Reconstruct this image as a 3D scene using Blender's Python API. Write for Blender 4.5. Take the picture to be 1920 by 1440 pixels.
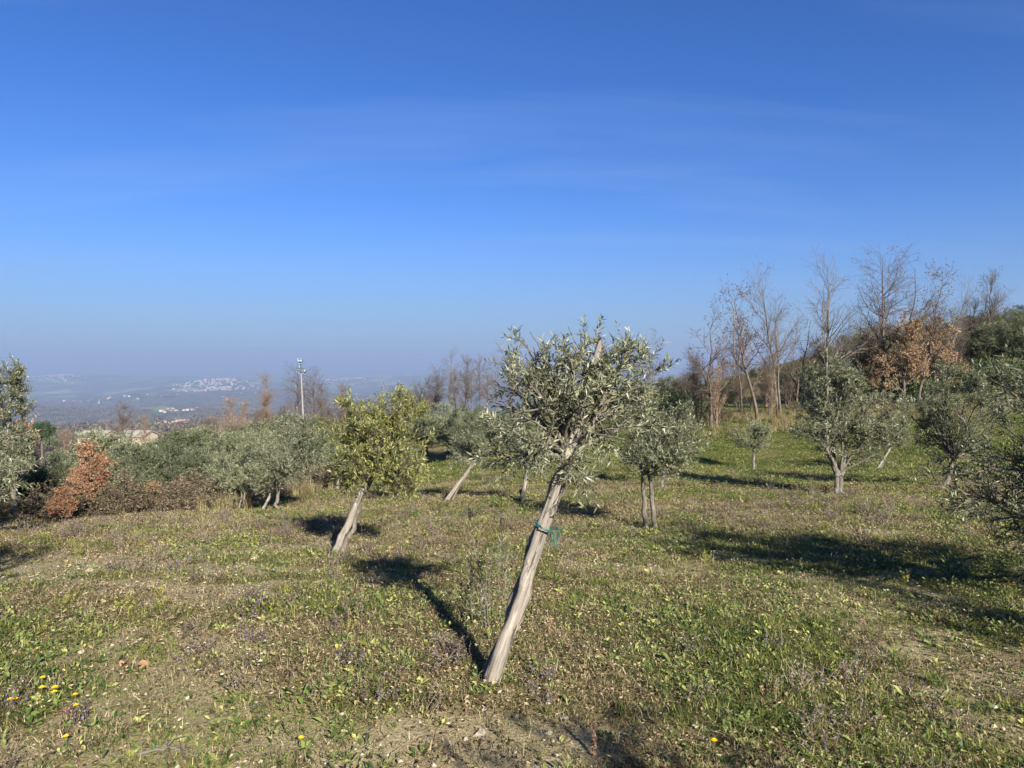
import bpy, math, random
import numpy as np
from mathutils import Vector

# ---------------------------------------------------------------- camera, sky, sun, exposure
for o in list(bpy.data.objects):
    bpy.data.objects.remove(o, do_unlink=True)
SC = bpy.context.scene
COL = SC.collection
R_ = math.radians
FPX = 1330.0            # focal length in photograph pixels (1920 wide)
CX, HOR = 960.0, 668.0  # centre column, horizon row in the photograph
CAMZ = 1.6

cam_d = bpy.data.cameras.new('camera')
cam_d.sensor_width = 36.0
cam_d.lens = 36.0 * FPX / 1920.0
cam_d.clip_start, cam_d.clip_end = 0.05, 90000.0
cam = bpy.data.objects.new('camera', cam_d)
COL.objects.link(cam)
cam.location = (0, 0, CAMZ)
cam.rotation_euler = (R_(90) - math.atan((720 - HOR) / FPX), 0, 0)
SC.camera = cam

SUN_EL, SUN_AZ = 28.0, 155.0     # azimuth clockwise from the view direction (+Y)
world = bpy.data.worlds.new('World')
SC.world = world
world.use_nodes = True
wn, wl = world.node_tree.nodes, world.node_tree.links
wn.clear()
w_out = wn.new('ShaderNodeOutputWorld')
w_bg = wn.new('ShaderNodeBackground')
sky = wn.new('ShaderNodeTexSky')
sky.sky_type = 'NISHITA'
sky.sun_disc = False
sky.sun_elevation = R_(SUN_EL)
sky.sun_rotation = R_(SUN_AZ)
sky.altitude = 300
sky.air_density = 1.0
sky.dust_density = 0.25
sky.ozone_density = 3.0
w_bg.inputs['Strength'].default_value = 0.115
# faint cirrus over the clear sky
tc = wn.new('ShaderNodeTexCoord')
sep = wn.new('ShaderNodeSeparateXYZ')
wl.new(tc.outputs['Generated'], sep.inputs[0])
den = wn.new('ShaderNodeMath'); den.operation = 'ADD'; den.inputs[1].default_value = 0.12
wl.new(sep.outputs[2], den.inputs[0])
dvx = wn.new('ShaderNodeMath'); dvx.operation = 'DIVIDE'
dvy = wn.new('ShaderNodeMath'); dvy.operation = 'DIVIDE'
wl.new(sep.outputs[0], dvx.inputs[0]); wl.new(den.outputs[0], dvx.inputs[1])
wl.new(sep.outputs[1], dvy.inputs[0]); wl.new(den.outputs[0], dvy.inputs[1])
cmb = wn.new('ShaderNodeCombineXYZ')
wl.new(dvx.outputs[0], cmb.inputs[0]); wl.new(dvy.outputs[0], cmb.inputs[1])
mp = wn.new('ShaderNodeMapping')
mp.inputs['Location'].default_value = (7.7, 2.2, 0)
mp.inputs['Rotation'].default_value = (0, 0, R_(-28))
mp.inputs['Scale'].default_value = (0.30, 1.25, 1)
wl.new(cmb.outputs[0], mp.inputs['Vector'])
nz = wn.new('ShaderNodeTexNoise')
nz.inputs['Scale'].default_value = 1.05
nz.inputs['Detail'].default_value = 7
nz.inputs['Roughness'].default_value = 0.58
nz.inputs['Distortion'].default_value = 0.35
wl.new(mp.outputs[0], nz.inputs['Vector'])
cr = wn.new('ShaderNodeValToRGB')
cr.color_ramp.elements[0].position = 0.52
cr.color_ramp.elements[1].position = 0.86
cr.color_ramp.elements[1].color = (0.40, 0.40, 0.40, 1)
wl.new(nz.outputs['Fac'], cr.inputs[0])
# clear winter blue, paler and greyer in the thick air low over the horizon (the same all round)
tint = wn.new('ShaderNodeMix'); tint.data_type = 'RGBA'; tint.blend_type = 'MULTIPLY'
tint.inputs[0].default_value = 1.0
tint.inputs[7].default_value = (0.140, 0.258, 0.470, 1)
wl.new(sky.outputs[0], tint.inputs[6])
low = wn.new('ShaderNodeValToRGB')
e = low.color_ramp.elements
for _ in range(4): e.new(0.5)
for q, (p, f) in zip(e, [(0.0, .95), (.05, .68), (.09, .50), (.14, .26), (.20, .09), (.32, 0)]):
    q.position = p; q.color = (f, f, f, 1)
wl.new(sep.outputs[2], low.inputs[0])
airm = wn.new('ShaderNodeMix'); airm.data_type = 'RGBA'
airm.inputs[7].default_value = (1.089, 1.475, 2.114, 1)
wl.new(low.outputs[0], airm.inputs[0]); wl.new(tint.outputs[2], airm.inputs[6])
mxw = wn.new('ShaderNodeMix'); mxw.data_type = 'RGBA'
mxw.inputs[7].default_value = (1.205, 1.695, 2.706, 1)
wl.new(cr.outputs[0], mxw.inputs[0])
wl.new(airm.outputs[2], mxw.inputs[6])
wl.new(mxw.outputs[2], w_bg.inputs['Color'])
wl.new(w_bg.outputs[0], w_out.inputs['Surface'])

sd = bpy.data.lights.new('sun', 'SUN')
sd.energy = 5.0
sd.angle = R_(0.53)
sd.color = (1.0, 0.93, 0.82)
sun = bpy.data.objects.new('sun', sd)
COL.objects.link(sun)
to_sun = Vector((math.sin(R_(SUN_AZ)) * math.cos(R_(SUN_EL)), math.cos(R_(SUN_AZ)) * math.cos(R_(SUN_EL)), math.sin(R_(SUN_EL))))
sun.rotation_euler = to_sun.to_track_quat('Z', 'Y').to_euler()
sun.location = to_sun * 40

vs = SC.view_settings
vs.view_transform = 'Standard'
vs.look = 'None'
vs.exposure = 1.38
vs.gamma = 1.0
vs.use_curve_mapping = False
SC.render.engine = 'CYCLES'
cy = SC.cycles
cy.max_bounces = 5
cy.diffuse_bounces = 2
cy.glossy_bounces = 2
cy.transmission_bounces = 4
cy.transparent_max_bounces = 4
cy.volume_bounces = 0
cy.use_denoising = True
cy.denoiser = 'OPENIMAGEDENOISE'
cy.denoising_input_passes = 'RGB_ALBEDO_NORMAL'
cy.denoising_prefilter = 'ACCURATE'
cy.use_adaptive_sampling = True
cy.adaptive_threshold = 0.02

# ---------------------------------------------------------------- helpers: numpy mesh building
def rng_of(seed):
    return np.random.default_rng(seed)

def unit(v):
    return v / np.maximum(np.linalg.norm(v, axis=-1, keepdims=True), 1e-9)

class Buf:
    """Collects vertices and faces (triangles or quads) with a tone per face and a material slot."""
    def __init__(s):
        s.v, s.f, s.n = [], [], 0
    def add(s, v, f, tone=0.5, mat=0, smooth=False):
        v = np.asarray(v, np.float32).reshape(-1, 3)
        f = np.asarray(f, np.int32)
        if len(f) == 0:
            return
        t = np.broadcast_to(np.asarray(tone, np.float32), (len(f),))
        s.v.append(v); s.f.append((f + s.n, t, mat, smooth)); s.n += len(v)
    def mesh(s, name, mats):
        me = bpy.data.meshes.new(name)
        V = np.concatenate(s.v)
        me.vertices.add(len(V)); me.vertices.foreach_set('co', V.ravel())
        loops = np.concatenate([f.ravel() for f, _, _, _ in s.f])
        cnt = np.concatenate([np.full(len(f), f.shape[1], np.int32) for f, _, _, _ in s.f])
        tone = np.concatenate([t for _, t, _, _ in s.f])
        mi = np.concatenate([np.full(len(f), m, np.int32) for f, _, m, _ in s.f])
        sm = np.concatenate([np.full(len(f), b, bool) for f, _, _, b in s.f])
        me.loops.add(len(loops)); me.loops.foreach_set('vertex_index', loops)
        me.polygons.add(len(cnt))
        st = np.zeros(len(cnt), np.int32); st[1:] = np.cumsum(cnt)[:-1]
        me.polygons.foreach_set('loop_start', st)
        me.polygons.foreach_set('loop_total', cnt)
        me.polygons.foreach_set('material_index', mi)
        me.polygons.foreach_set('use_smooth', sm)
        at = me.attributes.new('tone', 'FLOAT', 'FACE')
        at.data.foreach_set('value', np.ascontiguousarray(tone, np.float32))
        for m in mats:
            me.materials.append(m)
        me.update(calc_edges=True)
        me.validate()
        return me

def tubes(buf, P, R, sides=5, tone=0.5, mat=0, cap=False):
    """P (n,k,3) polylines, R (n,k) radii."""
    P = np.asarray(P, float); R = np.asarray(R, float)
    if P.ndim == 2:
        P, R = P[None], R[None]
    n, k, _ = P.shape
    if n == 0:
        return
    T = unit(np.gradient(P, axis=1))
    ref = np.where(np.abs(T[:, :1, 2:3]) > 0.9, np.array([1.0, 0, 0]), np.array([0, 0, 1.0]))
    U = unit(np.cross(T, np.broadcast_to(ref, T.shape)))
    W = np.cross(T, U)
    a = np.linspace(0, 2 * np.pi, sides, endpoint=False)
    ring = P[:, :, None, :] + R[:, :, None, None] * (np.cos(a)[None, None, :, None] * U[:, :, None, :] + np.sin(a)[None, None, :, None] * W[:, :, None, :])
    V = ring.reshape(-1, 3)
    base = (np.arange(n) * k * sides)[:, None, None] + (np.arange(k - 1) * sides)[None, :, None]
    j = np.arange(sides)[None, None, :]; j2 = (j + 1) % sides
    F = np.stack([base + j, base + j2, base + sides + j2, base + sides + j], -1).reshape(-1, 4)
    tn = tone if np.ndim(tone) == 0 else np.repeat(tone, (k - 1) * sides)
    buf.add(V, F, tn, mat, True)
    if cap:
        for i in range(n):
            c0 = i * k * sides + (k - 1) * sides
            ring_v = V[c0:c0 + sides]
            cv = np.vstack([ring_v, ring_v.mean(0) + T[i, -1] * R[i, -1] * 0.15])
            buf.add(cv, [[q, (q + 1) % sides, sides] for q in range(sides)], float(np.mean(tn)), mat, False)

def along(P, R, idx, t):
    k = P.shape[1]
    s = np.clip(t, 0, 0.9999) * (k - 1)
    i = s.astype(int); f = (s - i)[:, None]
    a, b = P[idx, i], P[idx, i + 1]
    return a * (1 - f) + b * f, unit(b - a), R[idx, i] * (1 - f[:, 0]) + R[idx, i + 1] * f[:, 0]

def rperp(T, rng):
    r = rng.normal(size=T.shape)
    r -= (r * T).sum(-1, keepdims=True) * T
    return unit(r)

def grow(P, R, n, rng, t=(0.3, 1.0), ang=(35, 60), length=(0.3, 0.5), k=5, up=0.0, wander=0.12, rs=0.6, rend=0.002, rmax=9, up2=0.0, taper=0.5, out=None, outw=0.0):
    L = np.linalg.norm(np.diff(P, axis=1), axis=2).sum(1)
    w = L / L.sum()
    idx = rng.choice(len(P), size=n, p=w)
    tt = t[0] + (t[1] - t[0]) * rng.random(n)
    pos, T, rad = along(P, R, idx, tt)
    a = np.radians(rng.uniform(ang[0], ang[1], n))[:, None]
    d = np.cos(a) * T + np.sin(a) * rperp(T, rng)
    if out is not None:
        d = d + outw * unit(pos - out)
    d[:, 2] += up
    d = unit(d)
    ln = rng.uniform(length[0], length[1], n) * (1 - taper * (tt - t[0]) / max(t[1] - t[0], 1e-6))
    Q = np.zeros((n, k, 3)); Q[:, 0] = pos
    st = (ln / (k - 1))[:, None]
    for j in range(1, k):
        d = unit(d + wander * rng.normal(size=d.shape) + np.array([0, 0, up2]))
        Q[:, j] = Q[:, j - 1] + d * st
    r0 = np.minimum(rad * rs, rmax)
    r0 = np.maximum(r0, rend)
    RR = r0[:, None] + (rend - r0)[:, None] * np.linspace(0, 1, k)[None]
    return Q, RR

def leaves(buf, pos, d, nrm, ln, wd, tone, mat=0, fine=False, fold=0.25, curl=0.0):
    n = len(pos)
    d = unit(d)
    nrm = unit(nrm - (nrm * d).sum(-1, keepdims=True) * d)
    s = np.cross(d, nrm)
    ln = np.broadcast_to(ln, (n,))[:, None]; wd = np.broadcast_to(wd, (n,))[:, None]
    if fine:
        m = pos + d * ln * 0.5 - nrm * wd * fold
        l = pos + d * ln * 0.42 + s * wd * 0.5
        r = pos + d * ln * 0.42 - s * wd * 0.5
        tip = pos + d * ln - nrm * ln * curl
        V = np.stack([pos, l, m, r, tip], 1).reshape(-1, 3)
        b = (np.arange(n) * 5)[:, None]
        F = np.concatenate([b + [0, 2, 1], b + [0, 3, 2], b + [1, 2, 4], b + [2, 3, 4]])
        T = np.concatenate([tone] * 4) if np.ndim(tone) else tone
    else:
        l = pos + d * ln * 0.45 + s * wd * 0.5
        r = pos + d * ln * 0.45 - s * wd * 0.5
        tip = pos + d * ln - nrm * ln * curl
        V = np.stack([pos, l, tip, r], 1).reshape(-1, 3)
        b = (np.arange(n) * 4)[:, None]
        F = np.concatenate([b + [0, 2, 1], b + [0, 3, 2]])
        T = np.concatenate([tone] * 2) if np.ndim(tone) else tone
    buf.add(V, F, T, mat, False)

def twig_leaves(buf, P, R, per, rng, ln, wd, fine=False, ang=(35, 60), t0=0.15, upn=0.7, tone=(0, 1), mat=0, jit=0.25):
    """Opposite leaf pairs along each twig."""
    n = len(P)
    pairs = max(1, per // 2)
    idx = np.repeat(np.arange(n), pairs * 2)
    tt = np.tile(np.repeat(np.linspace(t0, 1.0, pairs), 2), n) + rng.normal(size=len(idx)) * 0.02
    pos, T, _ = along(P, R, idx, np.clip(tt, 0, 0.999))
    base = rperp(unit(P[:, -1] - P[:, 0]), rng)
    ax = base[idx]
    ax = unit(ax - (ax * T).sum(-1, keepdims=True) * T)
    bx = np.cross(T, ax)
    ph = np.tile(np.tile([0.0, np.pi], pairs) + np.repeat(np.arange(pairs) * np.pi / 2, 2), n) + rng.normal(size=len(idx)) * 0.4
    side = np.cos(ph)[:, None] * ax + np.sin(ph)[:, None] * bx
    a = np.radians(rng.uniform(ang[0], ang[1], len(idx)))[:, None]
    d = np.cos(a) * T + np.sin(a) * side + jit * rng.normal(size=pos.shape)
    keep = rng.random(len(idx)) > 0.08
    nrm = rng.normal(size=pos.shape) * 0.6 + T * 0.4
    nrm[:, 2] += upn
    lnn = ln * rng.uniform(0.65, 1.15, len(idx)); wdd = wd * rng.uniform(0.75, 1.2, len(idx))
    tn = rng.uniform(tone[0], tone[1], len(idx)) * 0.7 + 0.3 * rng.uniform(tone[0], tone[1], n)[idx]
    leaves(buf, pos[keep], d[keep], nrm[keep], lnn[keep], wdd[keep], tn[keep], mat, fine, curl=0.05)

def box(buf, c, s, tone=0.5, mat=0):
    c = np.array(c, float); h = np.array(s, float) / 2
    v = np.array([[x, y, z] for x in (-1, 1) for y in (-1, 1) for z in (-1, 1)]) * h + c
    f = [[0, 1, 3, 2], [4, 6, 7, 5], [0, 4, 5, 1], [2, 3, 7, 6], [0, 2, 6, 4], [1, 5, 7, 3]]
    buf.add(v, f, tone, mat)

# value noise
_H = rng_of(77).random((256, 256))
def vnoise(x, y):
    xi, yi = np.floor(x).astype(int), np.floor(y).astype(int)
    fx, fy = x - xi, y - yi
    fx = fx * fx * (3 - 2 * fx); fy = fy * fy * (3 - 2 * fy)
    g = lambda a, b: _H[a & 255, b & 255]
    return (g(xi, yi) * (1 - fx) + g(xi + 1, yi) * fx) * (1 - fy) + (g(xi, yi + 1) * (1 - fx) + g(xi + 1, yi + 1) * fx) * fy
def fbm(x, y, sc, oct=4):
    x = np.asarray(x, float) / sc; y = np.asarray(y, float) / sc
    s, a, tot = 0, 1.0, 0
    for o in range(oct):
        s = s + a * vnoise(x + 17.3 * o, y - 9.1 * o); tot += a
        a *= 0.5; x = x * 2.03; y = y * 2.03
    return s / tot
def smooth(a, b, x):
    t = np.clip((x - a) / (b - a), 0, 1)
    return t * t * (3 - 2 * t)

# ---------------------------------------------------------------- scene objects
def tag(o, label=None, cat=None, group=None, kind=None):
    if label: o['label'] = label
    if cat: o['category'] = cat
    if group: o['group'] = group
    if kind: o['kind'] = kind
    return o
def mobj(name, me, parent=None, loc=(0, 0, 0)):
    o = bpy.data.objects.new(name, me)
    COL.objects.link(o)
    o.location = loc
    if parent: o.parent = parent
    return o
def thing(name, loc, label, cat, group=None, rz=0.0, sc=1.0):
    o = bpy.data.objects.new(name, None)
    COL.objects.link(o)
    o.empty_display_size = 0.1
    o.location = loc
    o.rotation_euler = (0, 0, rz)
    o.scale = (sc, sc, sc) if np.ndim(sc) == 0 else sc
    return tag(o, label, cat, group)
def copy_thing(root, loc, rz, sc, label, group=None):
    r = root.copy(); COL.objects.link(r)
    r.location = loc; r.rotation_euler = (0, 0, rz)
    r.scale = (sc, sc, sc) if np.ndim(sc) == 0 else sc
    r['label'] = label
    if group: r['group'] = group
    for ch in root.children:
        c = ch.copy(); COL.objects.link(c); c.parent = r
        for g in ch.children:
            e = g.copy(); COL.objects.link(e); e.parent = c
    return r

# ---------------------------------------------------------------- materials
class NT:
    def __init__(s, name):
        s.m = bpy.data.materials.new(name); s.m.use_nodes = True
        s.n, s.l = s.m.node_tree.nodes, s.m.node_tree.links
        s.n.clear()
        s.out = s.n.new('ShaderNodeOutputMaterial')
    def node(s, t, **kw):
        nd = s.n.new(t)
        for k, v in kw.items():
            if k.startswith('i_'):
                key = k[2:]
                key = int(key) if key.isdigit() else key.replace('_', ' ')
                s.put(nd, key, v)
            else:
                setattr(nd, k, v)
        return nd
    def put(s, nd, key, v):
        if isinstance(v, bpy.types.NodeSocket):
            s.l.new(v, nd.inputs[key])
        else:
            nd.inputs[key].default_value = v
    def ramp(s, fac, stops, interp='LINEAR'):
        nd = s.n.new('ShaderNodeValToRGB')
        nd.color_ramp.interpolation = interp
        e = nd.color_ramp.elements
        while len(e) < len(stops): e.new(0.5)
        for q, (p, c) in zip(e, stops):
            q.position = p; q.color = (*c, 1)
        s.l.new(fac, nd.inputs[0])
        return nd.outputs[0]
    def noise(s, vec, scale, detail=4, rough=0.55, dist=0.0):
        nd = s.node('ShaderNodeTexNoise', i_Scale=scale, i_Detail=detail, i_Roughness=rough, i_Distortion=dist)
        if vec is not None: s.l.new(vec, nd.inputs['Vector'])
        return nd.outputs['Fac']
    def mix(s, fac, a, b, mode='MIX'):
        nd = s.n.new('ShaderNodeMix'); nd.data_type = 'RGBA'; nd.blend_type = mode
        s.put(nd, 0, fac); s.put(nd, 6, a if not isinstance(a, tuple) else (*a, 1)); s.put(nd, 7, b if not isinstance(b, tuple) else (*b, 1))
        return nd.outputs[2]
    def math(s, op, a, b=0.0, clamp=False):
        nd = s.n.new('ShaderNodeMath'); nd.operation = op; nd.use_clamp = clamp
        s.put(nd, 0, a); s.put(nd, 1, b)
        return nd.outputs[0]
    def attr(s, name):
        nd = s.n.new('ShaderNodeAttribute'); nd.attribute_name = name
        return nd
    def principled(s, col, rough=0.8, spec=0.3, bump=None, bdist=0.01, bstr=0.5):
        p = s.n.new('ShaderNodeBsdfPrincipled')
        s.put(p, 'Base Color', col if not isinstance(col, tuple) else (*col, 1))
        s.put(p, 'Roughness', rough)
        s.put(p, 'Specular IOR Level', spec)
        if bump is not None:
            b = s.node('ShaderNodeBump', i_Strength=bstr, i_Distance=bdist, i_Height=bump)
            s.l.new(b.outputs[0], p.inputs['Normal'])
        return p.outputs[0]
    def end(s, sh):
        s.l.new(sh, s.out.inputs['Surface'])
        return s.m

def leaf_mat(name, stops, transl=0.3, rough=0.5, spec=0.35, var=0.25, nscale=1.2):
    """Leaf colour from the per-leaf tone, shifted a little by plant and by place."""
    t = NT(name)
    tone = t.attr('tone').outputs['Fac']
    oi = t.node('ShaderNodeObjectInfo')
    geo = t.node('ShaderNodeNewGeometry')
    nz = t.noise(geo.outputs['Position'], nscale, 2)
    f = t.math('ADD', tone, t.math('MULTIPLY', t.math('SUBTRACT', oi.outputs['Random'], 0.5), var))
    f = t.math('ADD', f, t.math('MULTIPLY', t.math('SUBTRACT', nz, 0.5), var), True)
    c = t.ramp(f, stops)
    p = t.principled(c, rough, spec)
    tr = t.node('ShaderNodeBsdfTranslucent')
    t.l.new(t.mix(0.35, c, (0.35, 0.4, 0.08)), tr.inputs['Color'])
    mx = t.node('ShaderNodeMixShader', i_0=transl)
    t.l.new(p, mx.inputs[1]); t.l.new(tr.outputs[0], mx.inputs[2])
    return t.end(mx.outputs[0])

def bark_mat(name, c0, c1, c2, scale=14, stretch=0.25, bd=0.012):
    t = NT(name)
    co = t.node('ShaderNodeTexCoord')
    mpn = t.node('ShaderNodeMapping', i_Scale=(1, 1, stretch))
    t.l.new(co.outputs['Object'], mpn.inputs['Vector'])
    a = t.noise(mpn.outputs[0], scale, 6, 0.65)
    b = t.noise(co.outputs['Object'], scale * 0.25, 3)
    c = t.ramp(a, [(0.3, c0), (0.5, c1), (0.72, c2)])
    c = t.mix(t.math('MULTIPLY', b, 0.5), c, c1)
    return t.end(t.principled(c, 0.9, 0.15, a, bd, 0.7))

M = {}
M['olive_leaf'] = leaf_mat('olive_leaf', [(0.0, (0.035, 0.047, 0.022)), (0.35, (0.092, 0.108, 0.053)), (0.65, (0.190, 0.202, 0.114)), (1.0, (0.39, 0.39, 0.26))], 0.27, 0.42, 0.45)
M['olive_leaf_yellow'] = leaf_mat('olive_leaf_yellow', [(0.0, (0.065, 0.075, 0.020)), (0.4, (0.165, 0.175, 0.048)), (0.75, (0.31, 0.30, 0.105)), (1.0, (0.48, 0.45, 0.22))], 0.25, 0.45, 0.4)
M['olive_leaf_far'] = leaf_mat('olive_leaf_far', [(0.0, (0.040, 0.056, 0.024)), (0.4, (0.108, 0.128, 0.060)), (0.75, (0.205, 0.222, 0.120)), (1.0, (0.33, 0.345, 0.215))], 0.3, 0.55, 0.3, 0.5, 0.5)
M['olive_leaf_dark'] = leaf_mat('olive_leaf_dark', [(0.0, (0.016, 0.026, 0.012)), (0.5, (0.045, 0.062, 0.028)), (1.0, (0.13, 0.15, 0.085))], 0.15, 0.5, 0.35)
M['evergreen'] = leaf_mat('evergreen', [(0.0, (0.010, 0.022, 0.006)), (0.6, (0.030, 0.058, 0.014)), (1.0, (0.06, 0.095, 0.025))], 0.1, 0.5, 0.3)
M['oak_brown'] = leaf_mat('oak_brown', [(0.0, (0.11, 0.062, 0.036)), (0.45, (0.262, 0.166, 0.098)), (0.8, (0.42, 0.295, 0.188)), (1.0, (0.57, 0.45, 0.32))], 0.25, 0.6, 0.2)
M['oak_rust'] = leaf_mat('oak_rust', [(0.0, (0.12, 0.056, 0.030)), (0.45, (0.28, 0.145, 0.080)), (0.8, (0.43, 0.25, 0.150)), (1.0, (0.56, 0.38, 0.26))], 0.25, 0.6, 0.2)
M['oak_dry'] = leaf_mat('oak_dry', [(0.0, (0.045, 0.030, 0.022)), (0.6, (0.115, 0.072, 0.048)), (1.0, (0.21, 0.13, 0.08))], 0.15, 0.7, 0.2)
M['bramble_leaf'] = leaf_mat('bramble_leaf', [(0.0, (0.045, 0.030, 0.023)), (0.4, (0.125, 0.085, 0.060)), (0.7, (0.120, 0.118, 0.050)), (1.0, (0.27, 0.21, 0.135))], 0.2, 0.6, 0.2)
M['olive_bark'] = bark_mat('olive_bark', (0.045, 0.038, 0.030), (0.13, 0.115, 0.095), (0.26, 0.24, 0.20), 30, 0.3, 0.006)
M['grey_bark'] = bark_mat('grey_bark', (0.06, 0.050, 0.042), (0.135, 0.118, 0.10), (0.24, 0.215, 0.185), 8, 0.4)
M['brown_bark'] = bark_mat('brown_bark', (0.045, 0.034, 0.027), (0.105, 0.082, 0.064), (0.19, 0.152, 0.122), 8, 0.4)
M['rust_bark'] = bark_mat('rust_bark', (0.08, 0.058, 0.042), (0.19, 0.138, 0.098), (0.31, 0.24, 0.175), 8, 0.4)

def stake_mat():
    t = NT('weathered_stake')
    co = t.node('ShaderNodeTexCoord')
    m1 = t.node('ShaderNodeMapping', i_Scale=(1, 1, 0.045))
    t.l.new(co.outputs['Object'], m1.inputs['Vector'])
    g = t.noise(m1.outputs[0], 60, 7, 0.75, 0.5)
    m2 = t.node('ShaderNodeMapping', i_Scale=(1, 1, 0.12))
    t.l.new(co.outputs['Object'], m2.inputs['Vector'])
    ck = t.noise(m2.outputs[0], 24, 5, 0.6, 0.9)
    big = t.noise(co.outputs['Object'], 5, 3)
    c = t.ramp(g, [(0.34, (0.050, 0.042, 0.033)), (0.48, (0.215, 0.188, 0.152)), (0.68, (0.40, 0.36, 0.30))])
    c = t.mix(t.ramp(big, [(0.35, (0, 0, 0)), (0.7, (0.55, 0.55, 0.55))]), c, (0.165, 0.155, 0.142))
    crk = t.ramp(ck, [(0.36, (1, 1, 1)), (0.42, (0, 0, 0))])
    c = t.mix(t.math('MULTIPLY', crk, 0.8), c, (0.055, 0.042, 0.032))
    h = t.math('SUBTRACT', g, t.math('MULTIPLY', crk, 1.6))
    return t.end(t.principled(c, 0.92, 0.12, h, 0.004, 0.8))
M['stake'] = stake_mat()

def flat_mat(name, col, rough=0.7, spec=0.3, var=0.25, scale=6, metal=0.0):
    t = NT(name)
    co = t.node('ShaderNodeTexCoord')
    n = t.noise(co.outputs['Object'], scale, 5)
    c = t.mix(n, tuple(x * (1 - var) for x in col), tuple(min(1, x * (1 + var)) for x in col))
    p = t.principled(c, rough, spec)
    if metal:
        p.node.inputs['Metallic'].default_value = metal
    return t.end(p)
M['concrete'] = flat_mat('concrete', (0.20, 0.20, 0.195), 0.85, 0.2, 0.18, 3)
M['steel_dark'] = flat_mat('steel_dark', (0.055, 0.075, 0.075), 0.5, 0.4, 0.2)
M['steel_grey'] = flat_mat('steel_grey', (0.20, 0.20, 0.20), 0.7, 0.3, 0.15)
M['steel'] = flat_mat('steel', (0.45, 0.46, 0.46), 0.4, 0.5, 0.15)
M['lamp_glass'] = flat_mat('lamp_glass', (0.20, 0.30, 0.32), 0.15, 0.6, 0.1)
M['twine'] = flat_mat('twine', (0.018, 0.10, 0.085), 0.45, 0.5, 0.3, 40)
M['wall_cream'] = flat_mat('wall_cream', (0.38, 0.32, 0.225), 0.9, 0.2, 0.12, 0.3)
M['wall_white'] = flat_mat('wall_white', (0.47, 0.44, 0.39), 0.9, 0.2, 0.1, 0.3)
M['town_wall'] = flat_mat('town_wall', (0.36, 0.33, 0.29), 0.9, 0.2, 0.15, 0.02)
M['wall_pink'] = flat_mat('wall_pink', (0.60, 0.45, 0.36), 0.9, 0.2, 0.1, 0.3)
M['roof_tile'] = flat_mat('roof_tile', (0.36, 0.24, 0.17), 0.9, 0.2, 0.3, 1.5)
M['roof_pale'] = flat_mat('roof_pale', (0.28, 0.262, 0.215), 0.9, 0.2, 0.2, 0.8)
M['window_dark'] = flat_mat('window_dark', (0.05, 0.055, 0.06), 0.2, 0.5, 0.1)
M['stone'] = flat_mat('stone', (0.33, 0.285, 0.21), 0.9, 0.2, 0.25, 30)

# ---------------------------------------------------------------- terrain
def zrow(row, d):
    return CAMZ - (row - HOR) / FPX * d
def gx(px, d):
    return (px - CX) / FPX * d
FR = np.array([0, 30, 60, 120, 250, 600, 1200, 2000, 3500, 6000, 10000, 40000.0])
FZ = np.array([0, -3.5, -7, -13, -27, -64, -118, -182, -246, -292, -318, -345.0])
ctrl = [(0, 0, 0), (-3, 0, .02), (3, 0, 0), (-2, 2.5, 0), (2, 2.5, 0), (0, -6, .5), (-8, -4, .4), (8, -4, .5), (0, -20, 2.2), (-20, -12, 1.0), (20, -12, 2.5),
        (-6, 3, 0), (6, 3, 0.05), (4.3, 4.8, -.15), (9, 8, -.25)]
for px, row, d in [(915, 1290, 3.4), (628, 1040, 7.85), (1220, 995, 9.6), (840, 940, 14), (1575, 930, 14), (1780, 905, 15.5), (1415, 885, 21), (1655, 880, 20),
                   (440, 950, 16.5), (515, 958, 15.5), (35, 975, 12.5), (100, 985, 11.5), (300, 962, 14), (632, 918, 20), (1000, 852, 27), (1300, 800, 32), (1500, 778, 33),
                   (1720, 762, 36), (1420, 752, 45), (1550, 730, 46), (1650, 712, 50), (1200, 870, 21)]:
    ctrl.append((gx(px, d), d, zrow(row, d)))
ctrl += [(-4, 31, -2.9), (-9, 22, -3.0), (-14, 22, -3.9), (-13.4, 45, -4.6), (-24, 42, -7), (-4, 72, -4.6), (-20, 75, -6.6), (6, 60, -3.2), (20, 62, -0.6), (28, 60, 1.4),
         (43, 60, 3.6), (34, 42, 0.7), (24, 33, -0.5), (60, 60, 4.6), (60, 30, 3.0), (40, 90, 2.2), (15, 95, -6), (60, 130, 0), (0, 130, -11), (-60, 110, -13.2),
         (-30, 20, -6), (-40, 50, -9), (100, 100, 5), (100, 20, 7), (0, -80, 10), (-90, -30, 0), (80, -70, 14), (-90, 60, -14)]
for th, rr in [(-50, 200), (-30, 200), (-15, 220), (0, 220), (-32, 290), (-50, 290), (0, 300), (-80, 200)]:
    ctrl.append((rr * math.sin(R_(th)), rr * math.cos(R_(th)), float(np.interp(rr, FR, FZ))))
ctrl += [(80, 190, -12), (160, 200, -10), (220, 120, 0), (250, 0, 12)]
CT = np.array(ctrl, float)
def _phi(r2):
    return 0.5 * r2 * np.log(r2 + 1e-6)
def _fit():
    n = len(CT); s = 50.0
    X = CT[:, :2] / s
    K = _phi(((X[:, None] - X[None]) ** 2).sum(-1)) + np.eye(n) * 2e-5
    Pm = np.c_[np.ones(n), X]
    A = np.block([[K, Pm], [Pm.T, np.zeros((3, 3))]])
    return np.linalg.solve(A, np.r_[CT[:, 2], 0, 0, 0]), X, s
_W, _X, _S = _fit()
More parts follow.
